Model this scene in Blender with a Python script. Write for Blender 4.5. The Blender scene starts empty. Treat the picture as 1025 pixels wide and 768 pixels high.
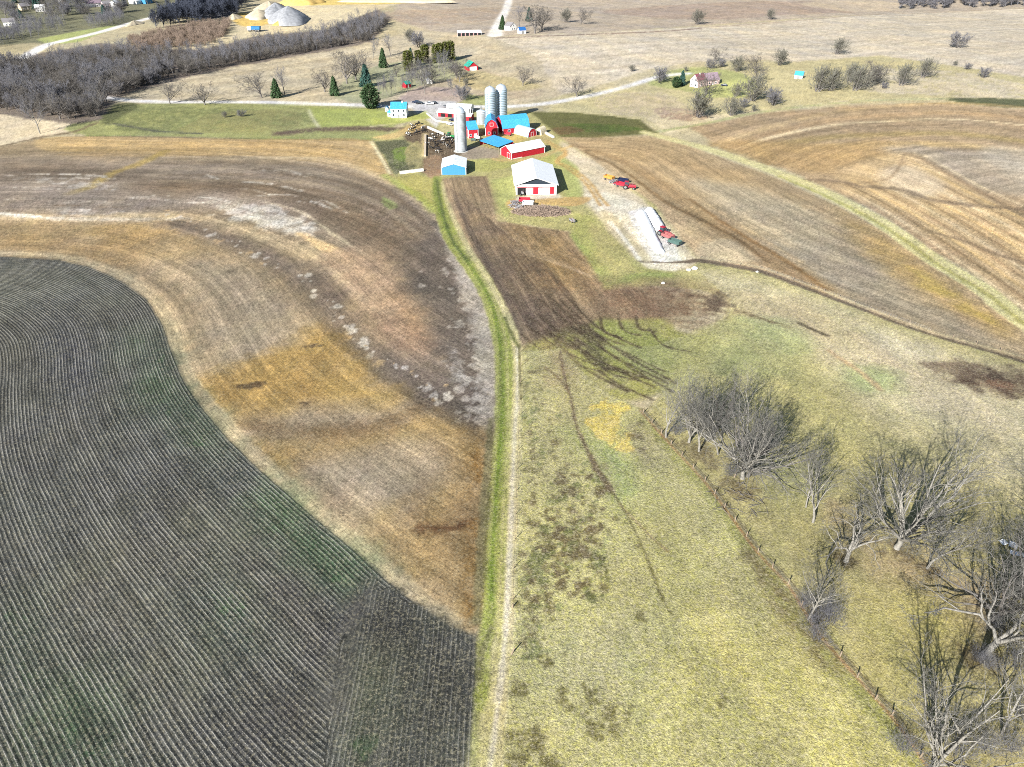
import bpy, math, random
import numpy as np
from mathutils import Vector, Matrix
R = math.radians
SC = bpy.context.scene
COL = SC.collection

# ------------------------------------------------------------------ camera model
CAMH = 100.0
F = 710.0
PIT = R(33.7)
SP, CP = math.sin(PIT), math.cos(PIT)
SUN_AZ, SUN_EL = R(32.5), R(27.5)       # the light travels to the right of "ahead" by 30 degrees

def hgt(x, y):
    x = np.asarray(x, float); y = np.asarray(y, float)
    d2 = ((x + 5) / 150.0) ** 2 + ((y - 400) / 130.0) ** 2
    m = 1 - np.exp(-d2 * 0.9)
    a = 2.6 * np.sin(x / 70 + .8) * np.sin(y / 95 + .4) + 2.0 * np.sin((x * .6 + y) / 120.0 + 1)
    far = np.clip((y - 1150) / 2200, 0, 1)
    far = far * far * (3 - 2 * far)
    return a * m + far * (60 + 25 * np.sin(x / 420.0 + 1) + 14 * np.sin(x / 170.0 + y / 300))

def GP(px, py):
    """ground point(s) seen at a place of the picture: a ray from the camera cut with the terrain"""
    px = np.asarray(px, float); py = np.asarray(py, float)
    u = (px - 512) / F; v = (384 - py) / F
    dx = u; dy = CP + v * SP; dz = -SP + v * CP
    dz = np.minimum(dz, -0.03)
    z = np.zeros_like(px)
    for i in range(8):
        t = (CAMH - z) / -dz
        z = .5 * z + .5 * hgt(dx * t, dy * t) if i < 7 else z
    return dx * t, dy * t, hgt(dx * t, dy * t)

def G(px, py, dz=0.0):
    x, y, z = GP(px, py)
    return Vector((float(x), float(y), float(z) + dz))

def gz(x, y):
    return float(hgt(x, y))

def W(pts):
    a = np.array([(p[0], p[1]) for p in pts], float)
    x, y, z = GP(a[:, 0], a[:, 1])
    return np.stack([x, y], 1)

# ------------------------------------------------------------------ numpy noise
def _hash(ix, iy, seed):
    n = (ix.astype(np.int64) * 374761393 + iy.astype(np.int64) * 668265263 + seed * 982451653) & 0xffffffff
    n = ((n ^ (n >> 13)) * 1274126177) & 0xffffffff
    n = (n ^ (n >> 16)) & 0xffff
    return n / 65535.0

def vnoise(x, y, seed=0):
    ix = np.floor(x); iy = np.floor(y)
    fx = x - ix; fy = y - iy
    fx = fx * fx * (3 - 2 * fx); fy = fy * fy * (3 - 2 * fy)
    a = _hash(ix, iy, seed); b = _hash(ix + 1, iy, seed)
    c = _hash(ix, iy + 1, seed); d = _hash(ix + 1, iy + 1, seed)
    return (a + (b - a) * fx) * (1 - fy) + (c + (d - c) * fx) * fy

def fbm(x, y, s, seed=0, oct=4):
    r = 0; amp = 1; tot = 0
    for o in range(oct):
        r = r + amp * vnoise(x / s + 17.3 * o, y / s - 9.1 * o, seed + o * 7)
        tot += amp; amp *= .55; s = s / 2.07
    return r / tot          # 0..1 around .5

def sstep(a, b, x):
    t = np.clip((x - a) / (b - a), 0, 1)
    return t * t * (3 - 2 * t)

# ------------------------------------------------------------------ terrain grid (fine near, coarse far)
rows = []
y = -60.0
while y < 40:
    rows.append(y); y += 4.0 if y < 20 else 1.0
while y < 1250:
    rows.append(y)
    y += min(max((y * y + CAMH * CAMH) / (CAMH * F) * 1.25, .22), 5.0)
while y < 6500:
    rows.append(y); y *= 1.03
rows = np.array(rows)
s_in = np.arange(-0.86, 0.8601, 0.0018)
s_out = np.array([0.9, .96, 1.05, 1.2, 1.4, 1.7, 2.1, 2.7, 3.5])
S = np.concatenate([-s_out[::-1], s_in, s_out])
NR, NC = len(rows), len(S)
zz = np.maximum(CAMH * SP + rows * CP, 60.0)
GX = (zz[:, None] * S[None, :]).ravel()
GY = np.repeat(rows, NC)
GZ = hgt(GX, GY)
CELL = np.repeat(np.maximum(zz * .0018, np.gradient(rows)), NC)
NV = NR * NC
print('grid', NR, NC, NV)

C = np.zeros((NV, 3))               # surface colour as the photo shows the lit surface, turned into albedo at the end
MIX = np.zeros((NV, 3))             # rows, streaks, tufts
UU = np.zeros(NV)
REG = np.zeros(NV, np.int16)
REGN = ['ground']
N1 = fbm(GX, GY, 40, 1); N2 = fbm(GX, GY, 9, 2); N3 = fbm(GX, GY, 2.2, 3, 3); N4 = fbm(GX, GY, 1.0, 4, 2)

def catmull(P, closed, n=6):
    P = np.asarray(P, float); m = len(P); out = []
    for i in range(m if closed else m - 1):
        if closed: p0, p1, p2, p3 = P[i - 1], P[i], P[(i + 1) % m], P[(i + 2) % m]
        else: p0, p1, p2, p3 = P[max(i - 1, 0)], P[i], P[i + 1], P[min(i + 2, m - 1)]
        for k in range(n):
            t = k / n
            out.append(.5 * (2 * p1 + (p2 - p0) * t + (2 * p0 - 5 * p1 + 4 * p2 - p3) * t * t + (3 * p1 - p0 - 3 * p2 + p3) * t ** 3))
    if not closed: out.append(P[-1])
    return np.array(out)

def box_idx(w, m):
    lo = w.min(0) - m; hi = w.max(0) + m
    r0 = max(np.searchsorted(rows, lo[1]) - 1, 0); r1 = min(np.searchsorted(rows, hi[1]) + 1, NR)
    idx = np.arange(r0 * NC, r1 * NC)
    x = GX[idx]
    return idx[(x > lo[0]) & (x < hi[0])]

def seg_dist(X, Y, w, closed, signed=False, widths=None):
    """distance to a polyline; also the inside flag (closed), or the side (open)"""
    best = np.full(len(X), 1e18); ins = np.zeros(len(X), bool); side = np.ones(len(X)); wd = np.zeros(len(X))
    m = len(w)
    for i in range(m if closed else m - 1):
        ax, ay = w[i]; bx, by = w[(i + 1) % m]
        ex, ey = bx - ax, by - ay
        L = ex * ex + ey * ey + 1e-9
        px = X - ax; py = Y - ay
        t = np.clip((px * ex + py * ey) / L, 0, 1)
        d = (px - t * ex) ** 2 + (py - t * ey) ** 2
        k = d < best
        best = np.where(k, d, best)
        if signed: side = np.where(k, np.sign(ex * py - ey * px), side)
        if widths is not None: wd = np.where(k, widths[i] * (1 - t) + widths[i + 1] * t, wd)
        if closed:
            c = (ay > Y) != (by > Y)
            if abs(ey) > 1e-9:
                ins ^= c & (X < ex * (Y - ay) / ey + ax)
    return np.sqrt(best), ins, side, wd

def lay(idx, a, col, mix=None, reg=None, var=.06):
    if col is not None:
        c = np.array(col, float) / 255
        n = (1 + var * 2 * (N2[idx] - .5) + var * 1.5 * (N1[idx] - .5))[:, None]
        C[idx] = C[idx] * (1 - a[:, None]) + np.clip(c[None] * n, 0, 1) * a[:, None]
    if mix is not None:
        MIX[idx] = MIX[idx] * (1 - a[:, None]) + np.array(mix, float)[None] * a[:, None]
    if reg is not None:
        if reg not in REGN: REGN.append(reg)
        REG[idx[a > .5]] = REGN.index(reg)

def fill(pts, col, feather=1.0, wob=1.0, alpha=1.0, mix=None, reg=None, smooth=False, clump=0, var=.06, uguide=None, cn=None):
    w = W(pts)
    if smooth: w = catmull(w, True, 5)
    idx = box_idx(w, feather * 2 + wob * 2)
    if not len(idx): return
    d, ins, _, _ = seg_dist(GX[idx], GY[idx], w, True)
    sd = np.where(ins, -d, d) + wob * 2 * (N2[idx] - .5) + wob * (N3[idx] - .5)
    f = np.maximum(feather, CELL[idx] * .5)
    a = sstep(1, -1, sd / f)
    if clump:
        nn = (cn if cn is not None else (.5 * N2 + .5 * N3))[idx]
        a = sstep(.5 - .13 / clump, .5 + .13 / clump, nn + (alpha - .5) * .35 - (1 - a) * .5) * np.clip(a * 3, 0, 1) * min(1, .25 + alpha * .8)
    a = a * alpha if not clump else a
    keep = a > .003
    idx, a = idx[keep], a[keep]
    lay(idx, a, col, mix, reg, var)
    if uguide is not None:
        g = W(uguide[0]) if isinstance(uguide, tuple) else W(uguide)
        g = catmull(g, False, 6)
        j = idx[a > .3]
        dd, _, sd_, _ = seg_dist(GX[j], GY[j], g, False, True)
        UU[j] = dd * sd_ + .6 * (N1[j] - .5)

def stroke(pts, width, col, feather=.5, wob=.3, alpha=1.0, mix=None, reg=None, smooth=True, clump=0, var=.06):
    w = W(pts)
    ws = np.full(len(w), float(width)) if not isinstance(width, (list, tuple)) else np.array(width, float)
    if smooth:
        n = 6; tt = np.arange((len(w) - 1) * n + 1) / n
        ws = np.interp(tt, np.arange(len(w)), ws); w = catmull(w, False, n)
    idx = box_idx(w, ws.max() + feather + wob)
    if not len(idx): return
    d, _, _, wd = seg_dist(GX[idx], GY[idx], w, False, widths=ws)
    sd = d - wd / 2 + wob * 2 * (N3[idx] - .5)
    f = np.maximum(feather, CELL[idx] * .5)
    a = sstep(1, -1, sd / f)
    if clump:
        a = a * sstep(.5 - .13 / clump, .5 + .13 / clump, (.45 * N2 + .55 * N3)[idx] + (alpha - .5) * .35)
    else: a = a * alpha
    keep = a > .003
    lay(idx[keep], a[keep], col, mix, reg, var)

def blob(px, py, rx, ry, col, alpha=1.0, mix=None, feather=.4):
    rx *= .9; ry *= 1.1
    """irregular patch: radii in metres"""
    c = G(px, py)
    idx = box_idx(np.array([[c.x, c.y]]), max(rx, ry) * 1.6)
    if not len(idx): return
    q = np.sqrt(((GX[idx] - c.x) / rx) ** 2 + ((GY[idx] - c.y) / ry) ** 2) + 1.5 * (N3[idx] - .5) + 1.3 * (N4[idx] - .5) + .7 * (N2[idx] - .5)
    a = sstep(1 + feather, 1 - feather, q) * alpha
    k = a > .003
    lay(idx[k], a[k], col, mix)
# ------------------------------------------------------------------ the land, painted as real materials lie on it
rs = np.random.RandomState(5)
N5 = fbm(GX, GY, 5.0, 11, 5)
CN = .35 * N1 + .25 * N2 + .4 * N5
CF = .3 * N2 + .7 * fbm(GX, GY * 1.0, 3.0, 77, 5)
C[:] = np.array([196, 184, 152]) / 255.0
C *= (1 + .10 * (N1 - .5) + .10 * (N2 - .5))[:, None]
MIX[:] = (0, .2, .35)

# upper country ---------------------------------------------------
fill([(400, -60), (1400, -60), (1400, 8), (1025, 8), (900, 13), (800, 19), (700, 26), (600, 33), (500, 37), (430, 32), (395, 20)], (190, 176, 158), 4, 4, mix=(0, .4, .3), reg='ground')
fill([(600, 12), (700, 4), (820, 2), (900, 8), (800, 15), (690, 20)], (178, 158, 142), 5, 6, .8, smooth=True)
fill([(385, 12), (440, 10), (500, 8), (495, 20), (430, 26), (395, 22)], (180, 160, 140), 4, 5, .7, smooth=True, clump=1)
fill([(800, 4), (850, 1), (900, 3), (905, 9), (850, 12)], (205, 190, 165), 4, 5, .7, smooth=True)
fill([(495, 38), (600, 33), (700, 27), (800, 20), (900, 13), (1025, 8), (1500, -6), (1500, 80), (1025, 98), (940, 99), (850, 101), (770, 60), (700, 62), (650, 70), (560, 96), (505, 106), (488, 70), (450, 50)],
     (208, 196, 174), 3, 3, mix=(0, .5, .15), reg='hay_field', uguide=[(480, 60), (600, 48), (760, 38), (900, 26), (1040, 18)])
for k in range(9):
    yy = 40 + k * 6
    stroke([(500, yy), (640, yy - 3), (800, yy - 10 - k), (1025, yy - 20 - k * 1.5), (1300, yy - 32)], 2.2, (196, 180, 150) if k % 2 else (218, 208, 182), 1.5, 1.0, .45)
stroke([(480, 39), (560, 36), (640, 33), (700, 29)], 5, (135, 115, 105), 2, 2, .8, clump=1)
stroke([(700, 28), (800, 21), (900, 14), (1040, 8)], 3, (170, 150, 130), 2, 2, .8)
# rough pasture round the right-hand house
fill([(560, 96), (600, 90), (650, 82), (655, 72), (740, 62), (800, 62), (880, 56), (950, 66), (1025, 78), (1200, 84), (1200, 120), (1025, 106), (940, 100), (850, 103), (760, 112), (700, 125), (660, 133), (640, 122), (560, 114), (545, 112)],
     (196, 182, 132), 3, 3, mix=(0, .1, .6), reg='pasture')
fill([(600, 96), (660, 92), (690, 108), (650, 118), (600, 112)], (196, 178, 148), 3, 5, .7, smooth=True, clump=1)
fill([(860, 70), (960, 72), (1025, 84), (1100, 90), (1025, 100), (930, 96), (860, 90)], (204, 188, 160), 3, 5, .8, smooth=True, clump=1)
fill([(660, 88), (690, 92), (700, 98), (735, 98), (755, 92), (756, 82), (735, 72), (690, 68), (655, 76), (648, 84)], (172, 176, 104), 2, 2, .95, smooth=True)
fill([(722, 84), (748, 80), (755, 90), (740, 98), (725, 95)], (196, 198, 110), 2, 2, .9, smooth=True)
fill([(645, 118), (680, 112), (720, 114), (790, 108), (850, 100), (850, 104), (770, 111), (705, 124), (668, 134), (655, 126)], (218, 204, 172), 1.5, 2, reg='ground')
fill([(655, 108), (700, 110), (712, 118), (690, 122), (660, 118)], (176, 150, 132), 2, 4, .7, smooth=True, clump=1)
stroke([(645, 134), (700, 125), (760, 112.5), (850, 102.5), (940, 99.5), (1025, 107), (1150, 118)], 3.4, (176, 178, 130), 1.5, 1.2, .9)
# dark green patch, then the dark winter crop field
fill([(940, 99.5), (975, 98.5), (1060, 100), (1060, 110), (1000, 107.5), (960, 103.5)], (88, 96, 66), 1.5, 2.5, .95)
fill([(528, 112), (575, 113), (640, 120), (658, 134), (600, 138), (560, 138), (530, 128)], (112, 112, 70), 1.5, 1.5, mix=(0, .5, .2), reg='crop_field')
fill([(560, 124), (620, 124), (648, 130), (610, 134), (570, 131)], (90, 108, 52), 2, 2, .8, clump=1)
fill([(536, 130), (570, 126), (590, 131), (560, 137)], (120, 98, 70), 2, 2, .7, clump=1)

# north-west: field in front of the woods ---------------------------
fill([(-200, 118), (0, 115), (60, 120), (92, 125), (60, 134), (0, 147), (-200, 165)], (222, 206, 174), 2, 2, mix=(0, .5, .1), reg='hay_field')
fill([(108, 103), (128, 92), (200, 73), (300, 55), (370, 42), (420, 30), (495, 38), (540, 60), (560, 96), (505, 108), (420, 112), (365, 105), (290, 103), (220, 101.5), (165, 101)],
     (199, 186, 158), 2.5, 3, mix=(0, .6, .15), reg='hay_field', uguide=[(120, 96), (200, 82), (300, 66), (400, 46)])
for k in range(6):
    stroke([(150, 96 - k * 3), (220, 88 - k * 4), (300, 76 - k * 4), (380, 62 - k * 4)], 3, (184, 168, 138) if k % 2 else (210, 200, 172), 2, 1.5, .5)
fill([(410, 60), (450, 62), (500, 74), (545, 92), (520, 100), (470, 96), (420, 90), (400, 80)], (186, 170, 146), 3, 4, .7, smooth=True, clump=1)
fill([(455, 70), (510, 78), (540, 88), (500, 92), (460, 86)], (198, 184, 132), 3, 4, .6, smooth=True)
fill([(440, 102), (455, 95), (488, 98), (490, 106), (450, 108)], (178, 180, 118), 2, 3, .9, smooth=True)
# homestead yard in the trees
fill([(335, 92), (360, 72), (400, 62), (455, 56), (470, 66), (462, 76), (430, 84), (400, 94), (372, 102), (345, 102)], (172, 174, 140), 2, 3, .85, smooth=True, mix=(0, 0, .5))
fill([(398, 100), (420, 88), (460, 90), (462, 102), (430, 104)], (184, 166, 156), 2, 2, .9, smooth=True)
# meadow
fill([(88, 136), (60, 130), (120, 106), (165, 103), (290, 104.5), (365, 107), (400, 108), (395, 128), (378, 140), (240, 139)], (164, 166, 112), 1.5, 2, mix=(0, .3, .5), reg='meadow')
fill([(130, 108), (200, 108), (300, 112), (310, 124), (200, 132), (110, 130)], (132, 138, 92), 3, 5, .7, smooth=True, clump=1.4, cn=CF)
fill([(225, 112), (290, 110), (305, 124), (280, 132), (180, 134), (190, 122)], (150, 146, 100), 3, 5, .7, smooth=True, clump=.8)
fill([(308, 108), (375, 110), (402, 116), (398, 125), (322, 127), (312, 118)], (172, 180, 104), 1.2, 1, .95)
stroke([(309, 110), (313, 119), (319, 128)], 1.6, (212, 208, 176), .8, .4)
stroke([(280, 134), (320, 130), (370, 129), (400, 131)], 9, (112, 96, 84), 3, 2.5, .9, clump=1)
stroke([(88, 136.5), (200, 138.5), (300, 139.5), (380, 140.5)], 3.5, (128, 146, 82), 1.5, 1.0, .9)
stroke([(110, 124), (130, 127), (160, 132), (200, 134)], 3, (96, 98, 88), 1.5, 1.5, .9, clump=1)
fill([(96, 114), (118, 104), (140, 105), (120, 118), (104, 124)], (92, 98, 66), 2, 3, .8, smooth=True)
stroke([(0, 147), (40, 138), (75, 132), (95, 124)], 3, (120, 104, 84), 1.5, 1.5, .9)
# woods floor, scrub, quarry, village ground
fill([(-300, 66), (40, 54), (100, 44), (160, 46), (200, 50), (260, 36), (330, 30), (378, 10), (392, 18), (372, 42), (300, 56), (240, 66), (200, 75), (130, 93), (110, 106), (100, 122), (60, 124), (0, 114), (-300, 130)],
     (136, 124, 120), 2.5, 4, mix=(0, 0, 1), reg='woodland_floor')
fill([(125, 44), (150, 36), (205, 24), (232, 22), (226, 38), (205, 48), (150, 52)], (142, 124, 104), 2.5, 3, mix=(0, 0, 1), reg='scrub_ground')
fill([(-200, 50), (0, 56), (60, 44), (110, 30), (160, 14), (185, -4), (130, -30), (-200, -30)], (130, 130, 108), 4, 6, mix=(0, 0, .8), reg='village_green')
fill([(35, 40), (70, 33), (110, 26), (125, 26), (80, 42), (50, 46)], (176, 184, 122), 2, 3)
fill([(-50, 52), (20, 44), (46, 44), (60, 46), (0, 62), (-50, 66)], (198, 184, 150), 3, 4, .9, smooth=True)
fill([(205, 24), (240, 22), (262, 6), (300, -2), (390, -4), (400, 4), (378, 10), (330, 28), (262, 35), (235, 40), (200, 50), (158, 50), (205, 42), (240, 32), (232, 26)], (222, 206, 170), 2, 3, mix=(0, 0, .3), reg='quarry_ground')
fill([(300, -12), (440, -12), (440, 3), (380, 5), (310, 6)], (232, 204, 120), 2, 4, .9)
fill([(230, 14), (262, 15), (270, 24), (240, 26)], (222, 190, 110), 2, 3, .9, smooth=True)
fill([(240, 0), (262, -10), (205, -14), (180, 2), (170, 16), (210, 20), (236, 16)], (84, 88, 100), 3, 4, .9)
# roads
road_n = [(-120, 74), (0, 78), (45, 86), (95, 96), (125, 100.5), (165, 102.3), (215, 102.5), (290, 103.5), (365, 106), (400, 107), (440, 107), (505, 107), (545, 104), (590, 96), (630, 86), (660, 77), (688, 74)]
stroke(road_n, [7, 7, 7, 7, 8, 8.5, 8.5, 8.5, 8.5, 8.5, 8.5, 8, 8, 7.5, 7, 7, 7], (236, 232, 222), .8, .1, mix=(0, 0, 0), reg='road')
stroke([(-120, 74), (0, 66), (45, 46), (60, 42), (100, 32.5), (140, 21), (175, 12), (200, 0), (215, -14)], 11, (238, 234, 226), 1.2, .3, mix=(0, 0, 0), reg='road')
stroke([(512, -20), (509, 0), (505, 12), (499, 24), (495, 36)], [11, 10, 9, 11, 15], (240, 234, 222), 1.2, .5, mix=(0, 0, 0), reg='road')

# the big contour-farmed field on the left -----------------------------------
edge = [(475, 636), (450, 628), (400, 592), (350, 548), (300, 506), (250, 462), (215, 425), (188, 390), (172, 355), (162, 325), (147, 300), (120, 281), (90, 268), (60, 261), (0, 257), (-160, 258), (-420, 262)]
upper = [(-420, 190), (-100, 160), (0, 148), (40, 139), (90, 136.5), (240, 139), (372, 141), (384, 160), (398, 182), (420, 192), (436, 214), (452, 240), (474, 285), (489, 322), (494, 360), (495, 420), (490, 500), (482, 600), (476, 636)]
fill(edge[::-1] + upper[::-1][1:] if False else upper + edge[1:], (158, 137, 104), .6, .3, mix=(0, 1, .15), reg='stubble_field', uguide=edge)
def lob(p, c, a, f=4, wb=5, cl=0, cn=None, **k):
    g = .3 * c[0] + .59 * c[1] + .11 * c[2]
    c = tuple(g + (v - g) * .86 for v in c)
    fill(p, c, f * (1.9 if f > 1.6 else 1.2), wb * .8, a * (.9 if cl == 0 else 1), smooth=True, clump=cl * .5, cn=CN if cn is None else cn, **k)
# upper shoulder of the field
lob([(-200, 175), (0, 158), (100, 160), (250, 162), (330, 166), (385, 186), (420, 205), (440, 225), (420, 262), (350, 250), (250, 225), (150, 212), (0, 212), (-200, 215)], (144, 127, 108), 1, 6)
lob([(0, 163), (60, 162), (140, 172), (150, 182), (60, 182), (0, 180)], (122, 104, 84), .9, 5, 6, .7)
lob([(60, 196), (110, 196), (190, 192), (250, 196), (290, 205), (220, 208), (150, 210), (80, 212)], (160, 144, 126), .9, 5, 6)
lob([(140, 184), (200, 180), (262, 181), (320, 190), (370, 212), (415, 244), (412, 262), (370, 250), (330, 228), (280, 205), (230, 195), (150, 194)], (118, 96, 72), .85, 5, 4)
lob([(345, 180), (400, 186), (425, 205), (440, 232), (445, 250), (425, 245), (395, 215), (350, 190)], (112, 98, 82), .8, 4, 4)
fill([(395, 186), (430, 200), (448, 236), (440, 243), (420, 228), (398, 200)], (104, 94, 84), 2, 3, .8, smooth=True)
lob([(384, 197), (398, 205), (392, 210), (382, 204)], (136, 168, 74), .9, 1, 2, .8)
lob([(40, 139), (110, 137), (240, 140), (372, 141), (395, 178), (386, 184), (350, 168), (270, 158), (120, 154), (45, 151)], (190, 156, 98), .95, 1.5, 1.5)
for a_, b_ in ((0, (178, 146, 90)), (3.5, (205, 168, 104)), (8, (174, 144, 90)), (13, (170, 140, 92))):
    stroke([(60, 142 + a_), (160, 143 + a_), (280, 144 + a_), (350, 149 + a_ * 1.2), (380, 160 + a_ * 1.5)], 2.5, b_, 1.5, 1.2, .6)
stroke([(165, 152), (140, 164), (112, 174), (92, 186), (70, 194)], 5, (172, 146, 78), 2, 1.5, .75)
for k, c_ in enumerate([(176, 160, 138), (132, 112, 88), (170, 152, 124), (126, 106, 84), (164, 146, 116), (122, 102, 78)]):
    o = k * 6
    stroke([(160, 158 + o), (250, 157 + o), (320, 161 + o), (370, 176 + o), (415, 206 + o * 1.1), (440, 238 + o)], 2.6, c_, 1.6, 1.0, .5)
stroke([(200, 160), (300, 158), (340, 162), (380, 178), (420, 205), (436, 220)], 3, (190, 172, 136), 1.5, 1, .6)
lob([(0, 186), (60, 186), (120, 204), (160, 214), (100, 220), (30, 216), (0, 210)], (150, 134, 118), .9, 5, 5)
lob([(60, 207), (110, 208), (150, 215), (120, 220), (60, 216)], (190, 182, 168), .5, 3, 5, 2, cn=CF)
lob([(0, 178), (60, 176), (110, 182), (120, 192), (70, 190)], (182, 172, 158), .5, 3, 5, 2, cn=CF)
# whitish eroded triangle
lob([(218, 212), (262, 202), (290, 208), (315, 232), (300, 236), (262, 228), (232, 224)], (196, 187, 168), .62, 3, 5, 2.4, cn=CF)
lob([(235, 214), (300, 218), (318, 238), (272, 232)], (186, 172, 146), .8, 1, 4, 1.2)
for k in range(34):
    x0 = rs.rand() * 330 - 20; y0 = 166 + rs.rand() * 46; L_ = 20 + rs.rand() * 60
    c_ = (192, 182, 164) if k % 3 else (118, 102, 84)
    stroke([(x0, y0), (x0 + L_ * .5, y0 - .5 + rs.randn()), (x0 + L_, y0 + .02 * L_ + (x0 / 330) ** 2 * L_ * .25)], .8 + rs.rand() * 1.8, c_, 1.0, 1.4, .45, clump=1.6)
for k in range(40):
    t = rs.rand(); x0 = 222 + t * 86 + rs.randn() * 6; y0 = 209 + t * 20 + rs.randn() * 5
    blob(x0, y0, .8 + rs.rand() * 3.0, .6 + rs.rand() * 2.6, (204, 196, 178), .5, feather=.6)
stroke([(262, 202), (300, 212), (335, 236), (385, 268)], 1.4, (196, 180, 146), .8, .8, .7)
# the pale crest line sweeping across
stroke([(-150, 214), (0, 217), (60, 219), (150, 216), (210, 222), (265, 238), (320, 262), (355, 288), (388, 312)], [5, 6, 6, 7, 8, 9, 10, 8, 3], (208, 184, 142), 2.5, 2, .75)
stroke([(0, 214), (30, 217), (60, 219.5)], 3, (222, 214, 196), 1, 1, .9)
stroke([(60, 219), (120, 220), (190, 219)], 3, (204, 192, 170), 1.5, 2, .7)
stroke([(300, 234), (340, 256), (372, 282), (392, 304)], [3, 6, 7, 4], (224, 188, 130), 1.5, 1.2, .85)
stroke([(330, 262), (365, 290), (395, 314), (430, 345)], [3, 5, 6, 5], (190, 158, 118), 1.5, 2, .7)
lob([(325, 256), (372, 250), (410, 282), (430, 312), (440, 345), (436, 366), (405, 355), (375, 330), (345, 290)], (172, 140, 108), .85, 3, 6)
lob([(395, 290), (420, 310), (440, 345), (425, 352), (400, 330)], (180, 138, 96), .85, 3, 4, .7)
lob([(360, 310), (400, 318), (420, 345), (398, 352)], (150, 118, 92), .7, 3, 4, .8)
# dark band under the crest with pale scars
lob([(150, 224), (200, 224), (258, 244), (300, 262), (335, 300), (365, 340), (400, 356), (440, 366), (488, 400), (489, 434), (455, 428), (412, 402), (370, 370), (330, 332), (292, 286), (240, 252), (190, 236), (150, 232)], (124, 108, 94), .92, 3, 3)
lob([(400, 252), (420, 238), (440, 232), (458, 252), (480, 292), (491, 335), (493, 400), (489, 432), (460, 425), (436, 400), (440, 370), (428, 330), (410, 292)], (112, 99, 88), .95, 3, 4)
lob([(405, 276), (430, 272), (450, 290), (452, 306), (425, 302), (408, 292)], (88, 80, 72), .9, 3, 4, .7)
lob([(300, 262), (330, 272), (350, 300), (340, 315), (318, 295)], (108, 92, 84), .8, 3, 4, .7)
lob([(442, 405), (486, 395), (489, 432), (462, 426)], (94, 84, 74), .9, 3, 4, .7)
lob([(438, 348), (462, 352), (470, 388), (450, 388)], (158, 150, 136), .55, 2, 4, 2, cn=CF)
for (x0, y0, x1, y1, n) in ((160, 213, 235, 246, 24), (235, 246, 300, 276, 18), (300, 276, 345, 318, 16), (335, 320, 372, 352, 22), (372, 352, 452, 402, 30), (415, 380, 440, 402, 14)):
    for k in range(n):
        t = (k + rs.rand() * .8) / n
        r = .25 + rs.rand() ** 2.5 * 1.5
        if rs.rand() < .2: continue
        blob(x0 + (x1 - x0) * t + rs.randn() * 3.2, y0 + (y1 - y0) * t + rs.randn() * 2.6, r * 1.0, r * 1.1, (200, 190, 172) if rs.rand() < .75 else (190, 160, 116), .85)
for k in range(120):
    yy = 258 + rs.rand() * 165
    xr = np.interp(yy, [258, 300, 340, 425], [462, 480, 490, 488])
    r = .2 + rs.rand() ** 2 * 1.2
    blob(xr - 3 - abs(rs.randn()) * 16, yy, r * 1.1, r * 1.2, (174, 165, 150), .7)
# pale margin beside the lane
stroke([(440, 226), (456, 252), (474, 290), (486, 322), (491, 350), (491, 400), (488, 430)], [3, 5, 7, 6, 6, 4, 2], (180, 170, 152), 1.8, 1.8, .75)
stroke([(452, 246), (468, 284), (480, 320), (484, 350), (484, 400)], [5, 7, 8, 7, 3], (166, 156, 140), 1.5, 2.5, .6, clump=1.8)
# gold zones
lob([(-150, 218), (0, 222), (50, 221), (96, 232), (70, 240), (20, 246), (-150, 246)], (174, 144, 92), .95, 4, 5, .5)
lob([(95, 228), (150, 226), (196, 238), (226, 254), (205, 262), (160, 262), (110, 250)], (180, 144, 82), .97, 3, 5, .6)
lob([(0, 236), (80, 240), (140, 252), (170, 268), (120, 270), (60, 256), (0, 254)], (160, 128, 78), .85, 3, 5, .5)
lob([(170, 240), (235, 262), (290, 292), (320, 322), (300, 345), (240, 366), (205, 372), (185, 340), (165, 300), (130, 276)], (160, 140, 108), .8, 5, 4)
lob([(196, 262), (250, 280), (282, 318), (262, 350), (232, 345), (210, 300)], (152, 138, 116), .7, 5, 5)
gold = (168, 131, 58)
lob([(198, 380), (240, 362), (288, 346), (322, 322), (350, 348), (378, 378), (402, 402), (372, 414), (310, 404), (280, 420), (240, 424), (212, 404)], gold, .97, 3, 5, .55)
lob([(230, 366), (290, 350), (330, 352), (360, 384), (320, 400), (262, 402), (222, 392)], (162, 128, 64), .9, 3, 5, .8)
lob([(225, 420), (280, 412), (330, 406), (400, 410), (420, 424), (380, 440), (300, 446), (240, 440)], (150, 132, 106), .85, 4, 5)
lob([(240, 446), (290, 442), (350, 436), (400, 422), (440, 415), (470, 430), (440, 438), (380, 448), (330, 462), (300, 480), (262, 470)], (156, 124, 64), .9, 3, 5, .6)
stroke([(240, 425), (300, 432), (360, 430), (400, 418), (420, 408)], [4, 5, 6, 6, 5], (108, 84, 54), 3, 2, .45)
lob([(300, 470), (360, 452), (408, 446), (436, 462), (428, 490), (400, 520), (365, 530), (330, 500)], (150, 136, 116), .9, 5, 5)
lob([(405, 412), (440, 420), (475, 432), (492, 442), (490, 520), (483, 600), (474, 632), (448, 612), (420, 575), (400, 545), (420, 500), (446, 470), (432, 440)], (152, 121, 68), .97, 3, 4, .55)
lob([(430, 520), (484, 500), (482, 600), (470, 622), (440, 590), (425, 555)], (138, 114, 76), .9, 3, 4, .6)
lob([(360, 520), (400, 500), (425, 540), (420, 580), (385, 565)], (156, 128, 76), .8, 3, 4, .6)
stroke([(420, 530), (450, 528), (466, 524)], 2, (92, 66, 46), 1.5, 1.5, .8, clump=1)
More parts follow.
